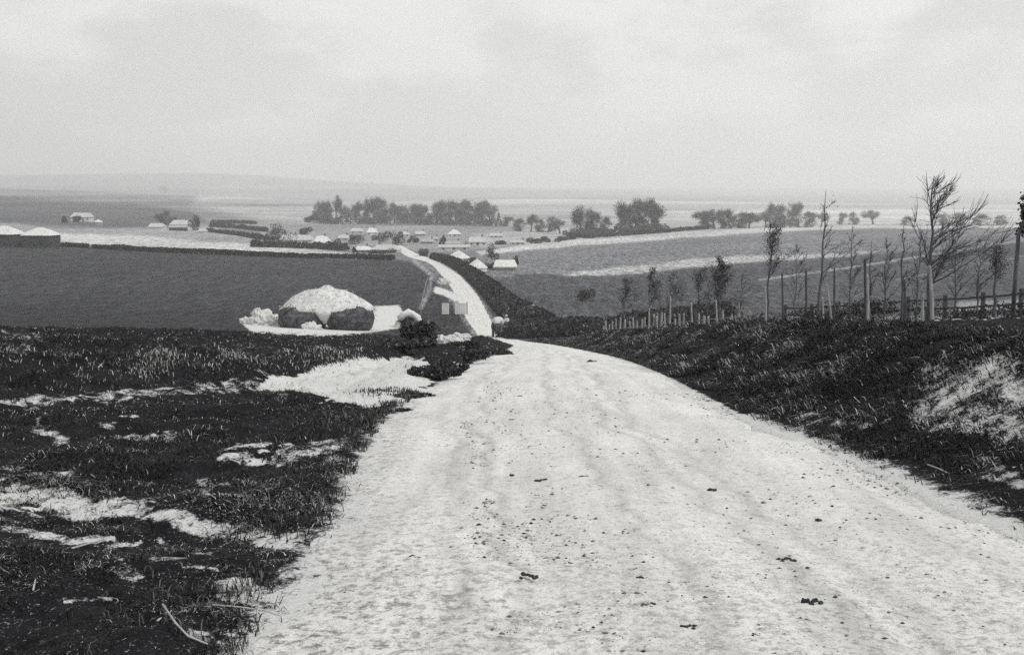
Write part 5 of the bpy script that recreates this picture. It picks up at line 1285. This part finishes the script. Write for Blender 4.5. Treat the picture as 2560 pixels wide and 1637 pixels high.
# ------------------------------------------------------------------ litter on the lane
CLODS = [(1352, 1216, 36, 10, 'flat dark clod left of two in the middle of the lane'), (1460, 1211, 28, 9, 'small slanting clod right of its neighbour in mid lane'), (1480, 907, 26, 8, 'small dark clod far up the lane near the brow'),
 (1322, 1459, 54, 14, 'dark bar-shaped clod above the bottom middle of the lane'), (1780, 1240, 26, 8, 'small clod right of the lane middle'), (2030, 1530, 62, 30, 'largest black dung heap near the bottom right'), (1720, 1592, 46, 16, 'dark clod cluster at the bottom, left of the largest heap'),
 (1620, 1543, 46, 12, 'long dark clod between the bottom cluster and the bar'), (1965, 1420, 52, 5, 'thin dark streak of dung right of the lane middle'), (2046, 1315, 16, 7, 'lone small clod in the right half of the lane'), (1280, 1062, 14, 6, 'tiny clod in the left wheel track'),
 (1280, 1200, 12, 6, 'tiny clod left of the mid-lane pair'), (1035, 1405, 40, 10, 'dark speckled clod by the left edge of the lane'), (1600, 1470, 22, 9, 'small clod right of the bar-shaped one'), (900, 1480, 60, 16, 'ragged clod on the lower left edge of the lane'), (1890, 1620, 30, 9, 'small clod at the bottom edge under the largest heap'), (2065, 1205, 26, 8, 'small clod near the foot of the right bank'), (1300, 998, 14, 5, 'tiny clod in the far left wheel track')]
for k, (px, py, w, h, lb) in enumerate(CLODS):
    p = hit(px, py); s = mpp(p[1]); rs = np.random.default_rng(520 + k)
    x, y = p[0], p[1]; z = road_top(x, y)
    mb = MB(); W = w * s; Hh = max(h * s * 0.42, 0.010); nb = 3 + int(w / 10)
    for j in range(nb):
        t = (j + 0.5) / nb - 0.5; q = Hh * rs.uniform(0.6, 1.1)
        mb.blob((t * W * 0.85, rs.normal(0, 0.5) * W * 0.35, q * 0.25), (W / nb * rs.uniform(0.7, 1.2), W / nb * rs.uniform(0.6, 1.1), q), 530 + 10 * k + j, 0.2, 8, 5)
    o = mb.build('clod', 'clod'); o.location = (x, y, z - 0.004)
    tag(o, lb, 'clod', 'dung clods on the lane')
def build_grit():
    rs = np.random.default_rng(540); n = 19000
    Y = np.interp(rs.uniform(size=n), [0, 1], [math.sqrt(3.6), math.sqrt(17)]) ** 2
    u = rs.uniform(size=n); side = rs.uniform(size=n)
    u = np.where(side < 0.66, np.abs(rs.normal(0, np.where(Y < 7, 0.20, 0.10), n)), np.where(side < 0.8, 1 - np.abs(rs.normal(0, 0.07, n)), u))
    u = np.clip(u, -0.05, 1.05)
    L, R = road_l(Y), road_r(Y); X = L + (R - L) * u
    k = fbm(X * 1.2, Y * 1.2, 3, 541) + 0.1 * (Y < 6) > 0.5; X, Y, u = X[k], Y[k], u[k]; n = len(X)
    Z = road_z(Y) + CZ + 0.05 * (1 - (2 * u - 1) ** 2) + (fbm(X * 1.3, Y * 0.8, 4, 61) - 0.5) * 0.05 + (fbm(X * 8, Y * 8, 3, 62) - 0.5) * 0.02
    r = 0.0022 + 0.0085 * rs.uniform(size=n) ** 5 + 0.00012 * Y
    D = np.array([(1, 0, 0), (0, 1, 0), (-1, 0, 0), (0, -1, 0), (0, 0, 0.8), (0, 0, -0.4)])
    J = D[None] * r[:, None, None] * rs.uniform(0.6, 1.5, (n, 6, 1)); J[:, :, 0] *= 1.5
    V = (np.stack([X, Y, Z], 1)[:, None, :] + J).reshape(-1, 3)
    T = np.array([(0, 1, 4), (1, 2, 4), (2, 3, 4), (3, 0, 4), (1, 0, 5), (2, 1, 5), (3, 2, 5), (0, 3, 5)])
    Fq = (np.arange(n)[:, None, None] * 6 + T[None]).reshape(-1, 3)
    tn = np.where(rs.uniform(size=n) < 0.62, rs.uniform(0, 0.25, n), rs.uniform(0.5, 1.0, n))
    tag(new_obj('road_grit', np_mesh('road_grit', V, Fq, {'tone': np.repeat(tn, 6)}), 'grass'), 'dark and pale grit scattered over the lane', 'grit', kind='stuff')
build_grit()
def twig(pts, r, label, seed):
    rs = np.random.default_rng(seed); W = [hit(px, py) for px, py in pts]
    o0 = W[0]; mb = MB(); q = [w - o0 + np.array([0, 0, 0.035 + 0.012 * rs.uniform()]) for w in W]
    mb.tube(q, [r * (1 - 0.5 * i / len(q)) for i in range(len(q))], 6)
    o = mb.build('fallen_twig', 'twig', smooth=True); o.location = o0
    return tag(o, label, 'twig', 'fallen twigs on the left turf')
twig([(408, 1540), (440, 1580), (472, 1618), (520, 1634)], 0.0055, 'longest pale bent twig at the bottom left', 551)
twig([(532, 1532), (600, 1538), (660, 1548), (702, 1566)], 0.0042, 'thin pale twig pointing at the lane edge, bottom left', 552)
twig([(182, 1392), (220, 1380), (262, 1368)], 0.006, 'thin twig lying by the lower chalk streak', 553)
twig([(246, 930), (256, 918)], 0.010, 'short pale twig on the face of the left bank', 554)
twig([(84, 1500), (90, 1470)], 0.005, 'short upright pale stalk near the left edge', 555)
twig([(2318, 1176), (2350, 1188), (2372, 1196)], 0.006, 'thin pale twig sticking out of the right bank foot', 556)
twig([(395, 1580), (404, 1568)], 0.005, 'tiny pale twig left of the longest bent one', 557)
